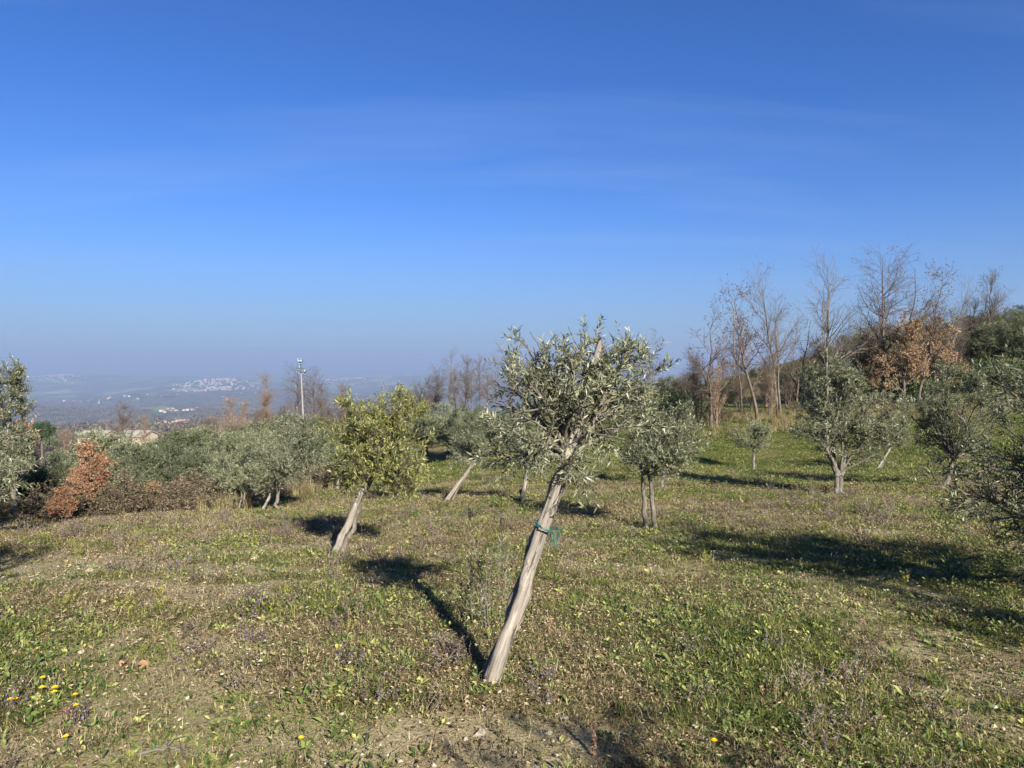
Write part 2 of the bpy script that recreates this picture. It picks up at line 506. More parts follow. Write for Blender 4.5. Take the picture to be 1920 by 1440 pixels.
TOWN_HILLS = [(gx(405, 6100), 6250, 620, 95), (gx(95, 8300), 8500, 800, 90), (gx(640, 7900), 8000, 800, 80), (gx(320, 2300), 2350, 330, 42), (gx(775, 9900), 10000, 900, 90), (gx(250, 4300), 4500, 500, 60), (gx(520, 4700), 4700, 450, 50)]
def hgt(x, y, micro=True):
    x = np.atleast_1d(np.asarray(x, float)); y = np.atleast_1d(np.asarray(y, float))
    sh = x.shape; x = x.ravel(); y = y.ravel()
    r = np.hypot(x, y)
    near = np.zeros_like(x)
    sel = r < 330
    if sel.any():
        q = np.c_[x[sel], y[sel]] / _S
        d2 = ((q[:, None] - _X[None]) ** 2).sum(-1)
        near[sel] = _phi(d2) @ _W[:-3] + _W[-3] + q @ _W[-2:]
    th = np.arctan2(x, y)
    far = np.interp(r, FR, FZ)
    amp = np.interp(r, [150, 600, 2000, 6000, 12000, 30000], [0, 10, 62, 120, 140, 60])
    far = far + amp * (fbm(x + 900, y + 400, 1500, 4) - 0.5) * 1.5 + np.interp(r, [300, 1200, 3000, 8000], [0, 26, 55, 80]) * (fbm(x, y, 520, 3) - 0.5)
    far = far + smooth(0.9, 1.6, th) * np.interp(r, [200, 700, 3000], [20, 50, 60])
    for hx, hy, hr, hh in TOWN_HILLS:
        far = far + hh * np.exp(-((x - hx) ** 2 + (y - hy) ** 2) / (hr * hr))
    w = smooth(200, 320, r)
    z = near * (1 - w) + far * w
    if micro:
        z = z + (fbm(x, y, 0.9, 3) - 0.5) * 0.05 * (1 - smooth(25, 60, r)) + (fbm(x + 31, y, 4.0, 2) - 0.5) * 0.12 * smooth(4, 9, r) * (1 - smooth(60, 200, r))
    return z.reshape(sh)
def h1(x, y):
    return float(hgt(x, y)[0])

# cover zones, used by the ground colour and by the plants that grow on it
def green_amt(x, y):
    r = np.hypot(x, y)
    g = smooth(.40, .62, fbm(x, y, 1.25, 4))
    g = g * .85 + 0.45 * smooth(13, 18, y) * smooth(-3, 3, x) + 0.10 + 0.30 * smooth(0.2, 2.0, x) * (1 - smooth(7, 10, y)) - 0.10 * smooth(1, -2.5, x) * smooth(4, 5.5, y)
    return np.clip(g + 0.12 * smooth(12, 20, r), 0, 1)
def bare_amt(x, y):
    b = smooth(0.55, 0.66, fbm(x + 5, y * 1.6 + 3, 1.5, 4))
    left = 1.4 * np.exp(-((x + 3.8) / 2.6) ** 2 - ((y - 6.6) / 1.1) ** 2) + 0.9 * np.exp(-((x + 1.7) / 1.2) ** 2 - ((y - 7.4) / 0.8) ** 2)
    left = left * (0.35 + 1.2 * smooth(.38, .62, fbm(x - 3, y * 2, .8, 3)))
    front = .75 * np.exp(-((x + 0.4) / 0.5) ** 2 - ((y - 2.8) / 0.22) ** 2) * (.3 + 1.1 * smooth(.4, .6, fbm(x, y, .4, 3))) + .7 * np.exp(-((x - 2.1) / .8) ** 2 - ((y - 9.4) / .6) ** 2)
    return np.clip(b * 0.8 + left + front, 0, 1)

def ground_mat():
    t = NT('ground')
    geo = t.node('ShaderNodeNewGeometry')
    pos = geo.outputs['Position']
    zone = t.attr('zone')
    sp = t.node('ShaderNodeSeparateColor'); t.l.new(zone.outputs['Color'], sp.inputs[0])
    g, b, far = sp.outputs[0], sp.outputs[1], sp.outputs[2]
    n1 = t.noise(pos, 9, 7, 0.65)
    n2 = t.noise(pos, 55, 5, 0.7)
    n3 = t.noise(pos, 1.3, 4)
    soil = t.ramp(n2, [(0.30, (0.060, 0.046, 0.021)), (0.5, (0.200, 0.158, 0.070)), (0.72, (0.37, 0.300, 0.145))])
    pale = t.ramp(n2, [(0.25, (0.19, 0.15, 0.083)), (0.55, (0.36, 0.295, 0.170)), (0.8, (0.50, 0.43, 0.27))])
    grass = t.ramp(n1, [(0.32, (0.036, 0.040, 0.012)), (0.5, (0.090, 0.098, 0.024)), (0.70, (0.175, 0.172, 0.050))])
    c = t.mix(b, soil, pale)
    gf = t.math('MULTIPLY', t.math('ADD', g, t.math('SUBTRACT', n1, 0.62)), 1.2, True)
    gf = t.math('MULTIPLY', gf, t.math('SUBTRACT', 1.0, b))
    c = t.mix(gf, c, grass)
    # far country: bare woods, green meadows, pale fields
    wv = t.node('ShaderNodeMapping', i_Scale=(1, 1, 0))
    t.l.new(pos, wv.inputs['Vector'])
    w = wv.outputs[0]
    nf = t.noise(w, 0.0022, 5, 0.6)
    dist = t.node('ShaderNodeVectorMath', operation='ADD')
    nv = t.node('ShaderNodeTexNoise', i_Scale=0.003, i_Detail=3)
    t.l.new(w, nv.inputs['Vector'])
    sc = t.node('ShaderNodeVectorMath', operation='SCALE'); sc.inputs['Scale'].default_value = 260
    t.l.new(nv.outputs['Color'], sc.inputs[0])
    t.l.new(w, dist.inputs[0]); t.l.new(sc.outputs[0], dist.inputs[1])
    vo = t.node('ShaderNodeTexVoronoi', i_Scale=0.0055)
    t.l.new(dist.outputs[0], vo.inputs['Vector'])
    vs_ = t.node('ShaderNodeSeparateColor'); t.l.new(vo.outputs['Color'], vs_.inputs[0])
    field = t.ramp(vs_.outputs[0], [(0.0, (0.10, 0.15, 0.045)), (0.35, (0.15, 0.20, 0.06)), (0.55, (0.075, 0.095, 0.045)), (0.75, (0.30, 0.26, 0.17)), (0.9, (0.13, 0.16, 0.06))], 'CONSTANT')
    tr = t.noise(w, 0.07, 4, 0.7)
    wood = t.ramp(tr, [(0.3, (0.030, 0.026, 0.020)), (0.5, (0.085, 0.066, 0.050)), (0.72, (0.165, 0.125, 0.095))])
    wf = t.math('GREATER_THAN', t.math('ADD', nf, t.math('MULTIPLY', t.math('SUBTRACT', vs_.outputs[1], 0.5), 0.30)), 0.53)
    hedge = t.ramp(tr, [(0.62, (0, 0, 0)), (0.66, (1, 1, 1))])
    field = t.mix(t.math('MULTIPLY', hedge, 0.85), field, wood)
    fc = t.mix(wf, wood, field)
    c = t.mix(far, c, fc)
    bh = t.math('ADD', t.math('MULTIPLY', n1, 0.5), n2)
    return t.end(t.principled(c, 0.95, 0.1, bh, 0.03, 0.8))
M['ground'] = ground_mat()

def build_ground():
    r = np.r_[np.geomspace(0.45, 40, 230)[:-1], np.geomspace(40, 29000, 175)]
    th = np.r_[np.linspace(-58, 58, 380), np.linspace(58, 302, 72)[1:-1]]
    th = np.radians(th)
    RR, TT = np.meshgrid(r, th, indexing='ij')
    X, Y = RR * np.sin(TT), RR * np.cos(TT)
    Z = hgt(X, Y)
    nr, nt = X.shape
    V = np.c_[X.ravel(), Y.ravel(), Z.ravel()]
    V = np.vstack([V, [[0, 0, h1(0, 0)]]])
    i = np.arange(nr - 1)[:, None]; j = np.arange(nt)[None]; j2 = (j + 1) % nt
    F = np.stack([i * nt + j, i * nt + j2, (i + 1) * nt + j2, (i + 1) * nt + j], -1).reshape(-1, 4)
    bm_f = [[j_, nr * nt, (j_ + 1) % nt] for j_ in range(nt)]
    b2 = Buf(); b2.add(V, F, 0.5, 0, True); b2.f.append((np.array(bm_f, np.int32), np.full(nt, .5, np.float32), 0, True))
    me = b2.mesh('ground', [M['ground']])
    x, y = V[:, 0], V[:, 1]
    rr = np.hypot(x, y)
    lim = np.where(x > 2, 75.0, 42.0)
    zc = np.c_[green_amt(x, y), bare_amt(x, y) * (1 - smooth(14, 25, rr)), smooth(lim, lim * 1.8, rr), np.ones_like(x)]
    at = me.attributes.new('zone', 'FLOAT_COLOR', 'POINT')
    at.data.foreach_set('color', zc.astype(np.float32).ravel())
    o = mobj('ground', me)
    tag(o, 'weedy olive grove slope falling away to a wide hazy valley', None, None, 'structure')
build_ground()

# ---------------------------------------------------------------- far country: buildings in the valley
def gable_house(name, loc, w, d, hh, rz, wall, roof, label, group=None, windows=True, rh=None):
    root = thing(name, loc, label, 'house', group, rz)
    rh = rh or w * 0.22
    b = Buf()
    box(b, (0, 0, hh / 2 - 1), (w, d, hh + 2))
    b.add([[-w / 2, -d / 2, hh], [w / 2, -d / 2, hh], [w / 2, d / 2, hh], [-w / 2, d / 2, hh], [-w / 2, 0, hh + rh], [w / 2, 0, hh + rh]], [[0, 3, 4], [1, 5, 2]])
    mobj('wall', b.mesh('house_wall', [M[wall]]), root)
    b = Buf()
    e, th = 0.5, 0.3
    z0 = hh - rh * e / (d / 2)
    for s in (-1, 1):
        a = np.array([[-w / 2 - e, s * (d / 2 + e), z0], [w / 2 + e, s * (d / 2 + e), z0], [w / 2 + e, 0, hh + rh], [-w / 2 - e, 0, hh + rh]]) + [0, 0, 0.02]
        b.add(np.vstack([a, a + [0, 0, th]]), [[0, 1, 2, 3], [4, 5, 6, 7], [0, 1, 5, 4], [0, 3, 7, 4], [1, 2, 6, 5]])
    mobj('roof', b.mesh('house_roof', [M[roof]]), root)
    if windows:
        bw = Buf(); box(bw, (0, 0, 0), (1.0, 0.14, 1.4))
        wm = bw.mesh('house_window', [M['window_dark']])
        nw = max(2, int(w / 4.5))
        for fl in range(max(1, int(hh / 3))):
            for q in range(nw):
                mobj('window', wm, root, (-w / 2 + w * (q + 0.5) / nw, -d / 2 - 0.02, 1.7 + fl * 3.0))
    return root

HOUSES = []
RV = rng_of(5)
def sight(px, row, d0, d1):
    """Distance at which ground seen in this column lies nearest the wanted row, not hidden by the ground before it."""
    ds = np.geomspace(max(60, d0 * 0.3), d1, 260)
    z = hgt(gx(px, ds), ds)
    rw = HOR + (CAMZ - z) * FPX / ds
    rw_woods = HOR + (CAMZ - z - 6) * FPX / ds
    hid = np.r_[1e9, np.minimum.accumulate(rw_woods)[:-1]]
    ok = (ds >= d0) & (HOR + (CAMZ - z - 4) * FPX / ds < hid - 0.3)
    if not ok.any(): ok = ds >= d0
    return float(ds[ok][np.argmin(np.abs(rw[ok] - row))])
def place_house(px, row, d, w, dd, hh, rz, wall, roof, label, group=None, windows=True, span=None):
    if row: d = sight(px, row, *(span or (d * 0.75, d * 1.4))) * RV.uniform(.97, 1.06)
    x = gx(px, d)
    HOUSES.append((x, d))
    return gable_house('house', (x, d, h1(x, d)), w, dd, hh, R_(rz), wall, roof, label, group, windows)

def farm(px, d):
    x = gx(px, d); z = h1(x, d)
    root = thing('farmhouse', (x, d, z), 'long cream farm building with pale roofs behind bare trees in the valley', 'farmhouse', None, R_(-8))
    def vol(cx, cy, w, dd, hh, rh, wall, roof):
        b = Buf(); box(b, (cx, cy, hh / 2 - 2), (w, dd, hh + 4))
        b.add(np.array([[-w / 2, -dd / 2, hh], [w / 2, -dd / 2, hh], [w / 2, dd / 2, hh], [-w / 2, dd / 2, hh], [-w / 2, 0, hh + rh], [w / 2, 0, hh + rh]]) + [cx, cy, 0], [[0, 3, 4], [1, 5, 2]])
        mobj('wall', b.mesh('farm_wall', [M[wall]]), root)
        b = Buf(); e = 0.6
        z0 = hh - rh * e / (dd / 2)
        for s in (-1, 1):
            a = np.array([[-w / 2 - e, s * (dd / 2 + e), z0], [w / 2 + e, s * (dd / 2 + e), z0], [w / 2 + e, 0, hh + rh], [-w / 2 - e, 0, hh + rh]]) + [cx, cy, 0.03]
            b.add(np.vstack([a, a + [0, 0, 0.25]]), [[0, 1, 2, 3], [4, 5, 6, 7], [0, 1, 5, 4], [0, 3, 7, 4], [1, 2, 6, 5]])
        mobj('roof', b.mesh('farm_roof', [M[roof]]), root)
        bw = Buf(); box(bw, (0, 0, 0), (1.0, 0.16, 1.3)); wm = bw.mesh('farm_window', [M['window_dark']])
        for q in range(int(w / 3.6)):
            mobj('window', wm, root, (cx - w / 2 + 1.9 + q * 3.6, cy - dd / 2 - 0.02, hh - 1.4))
    vol(-8.5, 2, 9, 9, 4.2, 1.4, 'wall_pink', 'roof_pale')
    vol(8.2, 0, 10, 8, 4.6, 1.5, 'wall_cream', 'roof_pale')
    vol(-0.3, 3, 7, 6, 3.4, 1.0, 'wall_cream', 'roof_tile')
    bd = Buf(); box(bd, (0, 0, 0), (1.6, 0.2, 2.3)); mobj('door', bd.mesh('farm_door', [M['window_dark']]), root, (11.0, -4.03, 1.15))
farm(215, 250)
place_house(357, 808, 420, 12, 9, 3.6, 12, 'wall_pink', 'roof_tile', 'small pinkish house with a tiled roof right of the farm building')
near_houses = [(308, 790, 900), (322, 788, 920), (335, 791, 900), (349, 789, 930), (297, 793, 940), (342, 787, 960)]
for i, (px, row, d) in enumerate(near_houses):
    place_house(px, row, d, RV.uniform(10, 15), RV.uniform(8, 10), RV.uniform(4, 6.5), RV.uniform(-30, 30), ['wall_white', 'wall_cream', 'wall_pink'][i % 3], 'roof_tile',
                'pale house with tiled roof in the hamlet beyond the farm building', 'hamlet houses beyond the farm')
for i in range(14):
    px, d = 52 + 75 * RV.random(), 1200
    place_house(px, 770 + 14 * RV.random(), d, RV.uniform(8, 13), RV.uniform(7, 9), RV.uniform(3, 5), RV.uniform(-40, 40), ['wall_white', 'wall_cream'][i % 2], 'roof_tile',
                'tiny white house in the village at the left of the valley', 'village houses at the left of the valley', False)
for i in range(14):
    px, d = 278 + 92 * RV.random(), 1900 + 500 * RV.random()
    place_house(px, 742 + 20 * RV.random() + .1 * (px - 320), d, RV.uniform(8, 14), RV.uniform(7, 10), RV.uniform(3, 5.5), RV.uniform(-40, 40), 'wall_white' if i % 3 else 'wall_cream', 'roof_tile',
                'tiny white house on the green slope in mid valley', 'houses on the green slope in mid valley', False)
for i in range(26):
    px = [150, 178, 205, 225, 262, 310, 420, 480, 585, 660, 760, 1255][i % 12] + RV.normal() * 12
    d = 3200
    place_house(px, 728 + 26 * RV.random(), d, RV.uniform(9, 18), RV.uniform(8, 11), RV.uniform(3, 5.5), RV.uniform(-40, 40), 'wall_white', 'roof_pale' if i % 2 else 'roof_tile',
                'speck of a white house scattered in the hazy far valley', 'scattered houses of the far valley', False)

def town(label, px0, px1, d0, d1, n, seed, dens=1.0):
    rng = rng_of(seed); b = Buf()
    px = px0 + (px1 - px0) * np.clip(rng.normal(0.5, 0.24, n), 0, 1); d = d0 + (d1 - d0) * rng.random(n)
    x = gx(px, d); z = hgt(x, d)
    HOUSES.append((float(x.mean()), float(d.mean())))
    for i in range(n):
        w, dd, hh = rng.uniform(7, 17), rng.uniform(7, 12), rng.uniform(3.5, 7)
        box(b, (x[i], d[i], z[i] + hh / 2 - 3), (w, dd, hh + 6), rng.random(), 0)
        zz = z[i] + hh
        b.add([[x[i] - w / 2 - .5, d[i] - dd / 2 - .5, zz + .03], [x[i] + w / 2 + .5, d[i] - dd / 2 - .5, zz + .03], [x[i] + w / 2 + .5, d[i] + dd / 2 + .5, zz + .03], [x[i] - w / 2 - .5, d[i] + dd / 2 + .5, zz + .03],
               [x[i] - w / 2 - .5, d[i], zz + 3], [x[i] + w / 2 + .5, d[i], zz + 3]], [[0, 1, 5, 4], [2, 3, 4, 5]], rng.random(), 1)
    o = mobj('distant_town', b.mesh('distant_town', [M['town_wall'], M['roof_tile']]))
    tag(o, label, 'town', None, 'stuff')
town('pale hill town seen far off left of the bare poplar', 325, 485, 5200, 6300, 230, 11)
town('long pale strip of town on the far left horizon', 40, 160, 7600, 8600, 170, 12)
town('faint pale town in the haze left of the olive stake', 590, 690, 7200, 8200, 90, 13)
town('faint hazy town right of the light pole on the far plain', 720, 830, 9000, 10500, 90, 14)

# ---------------------------------------------------------------- tree builders
def olive(seed, fork, crown_c, crown_r, limbs=7, subs=40, twigs=260, per=14, ln=0.055, wd=0.012, fine=False, trunk_r=0.03, leaf='olive_leaf',
          stems=None, sub_len=(0.25, 0.5), twig_len=(0.12, 0.26), tone=(0, 1), targets=None, sides=6, low=-0.5, wob=0.03, twig_up=0.25, inner=0.15):
    """Returns trunk mesh, crown mesh. fork = xyz of the fork, base at the origin."""
    rng = rng_of(seed)
    wood, lf = Buf(), Buf()
    fork = np.array(fork, float); cc = np.array(crown_c, float); crr = np.array(crown_r, float)
    stems = stems or [((0, 0, -0.08), fork)]
    for a, bb in stems:
        a = np.array(a, float); bb = np.array(bb, float)
        s = np.linspace(0, 1, 9)[:, None]
        P = a + (bb - a) * s
        P[1:-1] += rng.normal(size=(7, 3)) * wob * np.array([1, 1, 0.2])
        R = np.linspace(trunk_r * 1.35, trunk_r * 0.9, 9); R[0] *= 1.25
        tubes(wood, P, R * rng.uniform(0.93, 1.08, 9), 9)
    if targets is None:
        v = unit(rng.normal(size=(limbs, 3)))
        a0 = rng.random() * 6.28
        az = a0 + np.arange(limbs) * 2.4 + rng.normal(size=limbs) * 0.3
        el = rng.uniform(low, 1.0, limbs)
        v = np.c_[np.cos(az) * np.sqrt(1 - np.clip(el, -0.98, 0.98) ** 2), np.sin(az) * np.sqrt(1 - np.clip(el, -0.98, 0.98) ** 2), el]
        tg = cc + v * crr * rng.uniform(0.75, 0.98, (limbs, 1))
    else:
        tg = np.array(targets, float); limbs = len(tg)
    s = np.linspace(0, 1, 8)[None, :, None]
    starts = np.array([bb for _, bb in stems], float)[rng.integers(len(stems), size=limbs)]
    P = starts[:, None] + (tg - starts)[:, None] * s
    bend = rng.normal(size=(limbs, 1, 3)) * 0.12 * np.linalg.norm(tg - starts, axis=1)[:, None, None]
    bend[:, :, 2] += 0.10 * np.linalg.norm(tg - starts, axis=1)[:, None]
    P = P + bend * np.sin(np.pi * s) + rng.normal(size=P.shape) * 0.008 * np.sin(np.pi * s)
    R = trunk_r * 0.62 * (1 - 0.8 * s[..., 0]) * rng.uniform(0.7, 1.1, (limbs, 1))
    tubes(wood, P, R, sides)
    P2, R2 = grow(P, R, subs, rng, (inner, 1.0), (25, 65), sub_len, 6, 0.15, 0.16, 0.6, 0.0022, out=cc, outw=0.35)
    tubes(wood, P2, R2, 4)
    P3a, R3a = grow(P2, R2, int(twigs * 0.75), rng, (0.1, 1.0), (20, 60), twig_len, 5, twig_up, 0.12, 0.7, 0.0016, 0.0034, taper=0.2)
    if inner > .3:
        keep = rng.random(len(P3a)) < .12 + .88 * (fbm(P3a[:, -1, 0] * 8 + 40, P3a[:, -1, 2] * 8 + P3a[:, -1, 1] * 4, 1.0, 2) > .49)
        P3a, R3a = P3a[keep], R3a[keep]
    P3b, R3b = grow(P, R, int(twigs * 0.25), rng, (max(.25, inner), 1.0), (30, 70), twig_len, 5, twig_up, 0.12, 0.7, 0.0013, 0.0028, taper=0.2)
    P3 = np.concatenate([P3a, P3b]); R3 = np.concatenate([R3a, R3b])
    # keep the crown inside its outline
    q = (P3[:, -1] - cc) / crr
    ok = (q ** 2).sum(1) < 1.18
    if targets is None:
        P3, R3 = P3[ok], R3[ok]
    tubes(wood, P3, R3, 3)
    twig_leaves(lf, P3, R3, per, rng, ln, wd, fine, tone=tone)
    return wood, lf, leaf

def put_olive(name, px, d, label, group=None, rz=0.0, at=None, **kw):
    x = gx(px, d)
    if at: x, d = at
    loc = (x, d, h1(x, d))
    w, l, leaf = olive(**kw)
    root = thing(name, loc, label, 'tree', group, rz)
    mobj('trunk', w.mesh('olive_trunk', [M['olive_bark']]), root)
    mobj('crown', l.mesh('olive_crown', [M[leaf]]), root)
    return root

def stake_obj(loc, vec, r, label, group=None, seed=1, crook=0.015, sides=14, rtop=0.72):
    """Weathered chestnut stake: built along local Z, leaned by rotation, hand-cut uneven top."""
    rng = rng_of(seed)
    vec = Vector(vec); L = vec.length + 0.12
    k = 26
    s = np.linspace(0, 1, k)
    P = np.c_[np.cumsum(rng.normal(size=k)) * crook * 0.35, np.cumsum(rng.normal(size=k)) * crook * 0.35, s * L - 0.12]
    P[:, :2] -= P[:1, :2] + (P[-1:, :2] - P[:1, :2]) * s[:, None]
    a = np.linspace(0, 2 * np.pi, sides, endpoint=False)
    rad = r * (1 - (1 - rtop) * s)[:, None] * (1 + 0.07 * np.sin(2 * a + 1.3)[None] + 0.07 * rng.normal(size=(1, sides)) + 0.035 * rng.normal(size=(k, sides)))
    for _ in range(4):     # drying splits
        aa = rng.integers(sides); k0 = rng.integers(0, k - 8); k1 = k0 + rng.integers(6, 16)
        rad[k0:k1, aa] *= 0.80
    for _ in range(3):     # knots
        kk, aa = rng.integers(4, k - 3), rng.integers(sides)
        rad[kk, aa] *= 1.16; rad[kk - 1, aa] *= 1.07; rad[kk + 1, aa] *= 1.07
    V = P[:, None] + np.stack([np.cos(a)[None] * rad, np.sin(a)[None] * rad, np.zeros_like(rad)], -1)
    V[-1, :, 2] += 0.03 * np.cos(a) + rng.normal(size=sides) * 0.012
    i = np.arange(k - 1)[:, None]; j = np.arange(sides)[None]; j2 = (j + 1) % sides
    F = np.stack([i * sides + j, i * sides + j2, (i + 1) * sides + j2, (i + 1) * sides + j], -1).reshape(-1, 4)
    b = Buf(); Vf = V.reshape(-1, 3)
    b.add(Vf, F, 0.5, 0, True)
    top = Vf[-sides:]; b.add(np.vstack([top, top.mean(0)]), [[q, (q + 1) % sides, sides] for q in range(sides)])
    o = mobj('wooden_stake', b.mesh('wooden_stake', [M['stake']]))
    o.location = loc
    o.rotation_mode = 'QUATERNION'
    o.rotation_quaternion = vec.to_track_quat('Z', 'X')
    tag(o, label, 'stake', group)
    return o

def stake_at(px, row, px2, row2, d, r, label, seed, dy=0.0, group=None):
    s = d / FPX
    x = gx(px, d); z = h1(x, d)
    return stake_obj((x, d, z), ((px2 - px) * s, dy, zrow(row2, d) - z), r, label, group, seed)

# ---------------------------------------------------------------- the leaning olive in front
D0 = 3.4
S0 = D0 / FPX
bx, bz = gx(915, D0), h1(gx(915, D0), D0)
def T0(px, row, dy=0.0):          # point beside the front tree, relative to its base
    dd = D0 + dy
    return ((px - CX) / FPX * dd - bx, dy, zrow(row, dd) - bz)
stake_obj((bx, D0, bz), T0(1127, 652, 0.10), 0.0375, 'thick cracked grey stake leaning right in the middle of the picture', None, 3, 0.014, 26, 0.66)
troot = thing('olive_tree', (bx - 0.03, D0 + 0.07, bz), 'nearest silvery olive tree, tied to the thick leaning stake with green twine', 'tree')
fork = T0(1062, 858, 0.12)
tg = [T0(p[0], p[1] + (34 if p[1] < 700 else 12 if p[1] < 760 else 0), p[2]) for p in [(1000, 640, .10), (985, 655, .25), (1025, 625, -.05), (955, 720, .15), (940, 790, -.1), (935, 870, .05), (1000, 700, -.25), (985, 780, -.30), (965, 850, .3),
                       (1075, 660, .25), (1108, 612, .10), (1125, 606, .05), (1090, 690, -.25), (1150, 660, .2), (1190, 632, .05), (1215, 655, .15), (1225, 690, -.1), (1185, 720, -.3), (1240, 740, .2),
                       (1225, 780, .0), (1240, 800, .25), (1195, 830, -.25), (1150, 868, .1), (1105, 900, .05), (1085, 880, -.3), (1040, 905, -.2), (1010, 860, -.35),
                       (1130, 760, -.38), (1060, 740, .4), (1150, 820, .4), (1050, 660, .1), (1180, 780, .15), (1120, 640, .0), (1098, 655, .02), (1140, 640, .12), (960, 640, .1), (970, 700, .0), (930, 750, .1), (1000, 612, .1), (1018, 630, .2), (985, 668, -.1), (1112, 602, .05), (1128, 598, .12), (1190, 622, .0), (1208, 650, .1), (1085, 640, -.1), (1090, 912, -.12), (925, 830, .0), (1235, 690, .2)]]
w, l, lf = olive(21, fork, (fork[0] + 0.1, fork[1], fork[2] + 0.22), (0.62, 0.5, 0.5), subs=200, twigs=900, inner=0.40, per=12, ln=0.042, wd=0.0095, fine=True, trunk_r=0.021, targets=tg,
                 sub_len=(0.09, 0.22), twig_len=(0.07, 0.16), stems=[((0.0, 0.0, -0.05), np.array(fork) - np.array((-0.03, 0.07, 0)))], wob=0.012, twig_up=0.3)
mobj('trunk', w.mesh('olive_trunk', [M['olive_bark']]), troot)
mobj('crown', l.mesh('olive_crown', [M[lf]]), troot)

def build_twine():
    rng = rng_of(9)
    b = Buf()
    c = np.array((bx, D0, bz)) + np.array(T0(1018, 990, 0.05)); ax = np.array(T0(1127, 652, 0.10)); ax = ax / np.linalg.norm(ax)
    u = unit(np.cross(ax, [0, 1, 0.0])); v = np.cross(ax, u)
    for q in range(4):
        a = np.linspace(0, 2 * np.pi * 1.02, 40)
        rr = 0.040 + 0.018 * (np.cos(a - np.pi * 0.85) > 0.2) * 0.9
        P = c + ax * ((q - 1.5) * 0.007 + 0.012 * np.sin(a + q))[:, None] + (np.cos(a) * rr)[:, None] * u + (np.sin(a) * rr)[:, None] * v
        tubes(b, P, np.full(40, 0.0022), 5)
    o = mobj('twine', b.mesh('twine', [M['twine']]))
    tag(o, 'green twine tied round the thick leaning stake with loose hanging ends', 'twine')
    b = Buf()
    k0 = c + np.array((0.040, -0.036, -0.01))
    for q in range(9):
        L = rng.uniform(0.05, 0.09); k = 12; s = np.linspace(0, 1, k)
        sx = rng.uniform(-0.012, 0.035); loop = q > 5
        if loop:
            P = k0 + np.c_[0.02 * np.sin(np.pi * s) * (1 + 0.5 * (q - 6)) + sx * s, -0.012 * np.sin(np.pi * s), 0.028 * np.sin(np.pi * s) - L * 0.7 * s ** 2]
        else:
            P = k0 + np.c_[sx * s + 0.006 * np.sin(5 * s + q), -0.01 * s + 0.004 * np.cos(6 * s + q), -L * s + 0.015 * np.sin(np.pi * s)]
        tubes(b, P, np.full(k, 0.0019), 4)
    mobj('loose_end', b.mesh('twine_ends', [M['twine']]), o)
build_twine()

# ---------------------------------------------------------------- the other grove trees
# B: yellow-green crown on a pale leaning stake
put_olive('olive_tree', 634, 7.95, 'yellow-green olive with a round crown on a pale leaning stake, left of the nearest tree', seed=31, fork=(0.37, 0.03, 0.86), crown_c=(0.44, 0.03, 1.25), crown_r=(0.70, 0.62, 0.68),
          limbs=18, subs=190, twigs=1380, per=14, ln=0.056, wd=0.0135, trunk_r=0.022, leaf='olive_leaf_yellow', low=-0.75, sub_len=(0.2, 0.42), twig_len=(0.1, 0.24))
stake_at(624, 1040, 700, 868, 7.85, 0.043, 'pale leaning stake holding the yellow-green olive', 32)
# C
put_olive('olive_tree', 842, 14.1, 'small sparse olive on a pale slanting stake between yellow-green and nearest trees', seed=33, fork=(0.48, 0.05, 0.80), crown_c=(0.44, 0.0, 0.98), crown_r=(0.52, 0.5, 0.50),
          limbs=9, subs=60, twigs=445, per=12, ln=0.058, wd=0.0145, trunk_r=0.018, low=-0.6)
stake_at(836, 944, 893, 862, 14, 0.05, 'pale slanting stake of the small sparse olive', 34)
# D
put_olive('olive_tree', 975, 13.2, 'thin grey olive half hidden behind the nearest tree', seed=35, fork=(0.12, 0.05, 0.62), crown_c=(0.08, 0.0, 0.92), crown_r=(0.52, 0.5, 0.42), limbs=9, subs=60, twigs=445, per=12, ln=0.058, wd=0.0145, trunk_r=0.022, low=-0.6)
stake_at(979, 945, 1000, 826, 13.1, 0.036, 'thin upright stake seen through the left of the nearest crown', 36)
# E
put_olive('olive_tree', 1222, 9.6, 'dark green olive on two pale bare stems, right behind the nearest tree', seed=37, fork=(0, 0, 0.72), crown_c=(0.10, 0.05, 1.32), crown_r=(0.68, 0.6, 0.66), limbs=14, subs=130, twigs=720, per=14, ln=0.065, wd=0.015,
          trunk_r=0.028, low=-0.8, stems=[((-0.06, 0, -0.06), (-0.12, 0, 0.74)), ((0.075, 0.02, -0.06), (-0.02, 0.03, 0.72))], wob=0.006)
# F
put_olive('olive_tree', 1243, 15.5, 'dim olive with a thin dark trunk behind the two-stemmed tree', seed=39, fork=(0.05, 0, 0.7), crown_c=(0.1, 0, 1.05), crown_r=(0.7, 0.6, 0.55), limbs=9, subs=70, twigs=513, per=12, ln=0.058, wd=0.0145, trunk_r=0.03, leaf='olive_leaf_dark')
# G
put_olive('olive_tree', 1415, 21, 'small pale olive with one straight bare trunk out on the bright grass', seed=41, fork=(0, 0, 0.66), crown_c=(-0.02, 0, 1.08), crown_r=(0.66, 0.6, 0.5), limbs=10, subs=80, twigs=648, per=12, ln=0.058, wd=0.0145, trunk_r=0.038, leaf='olive_leaf_far', wob=0.01)
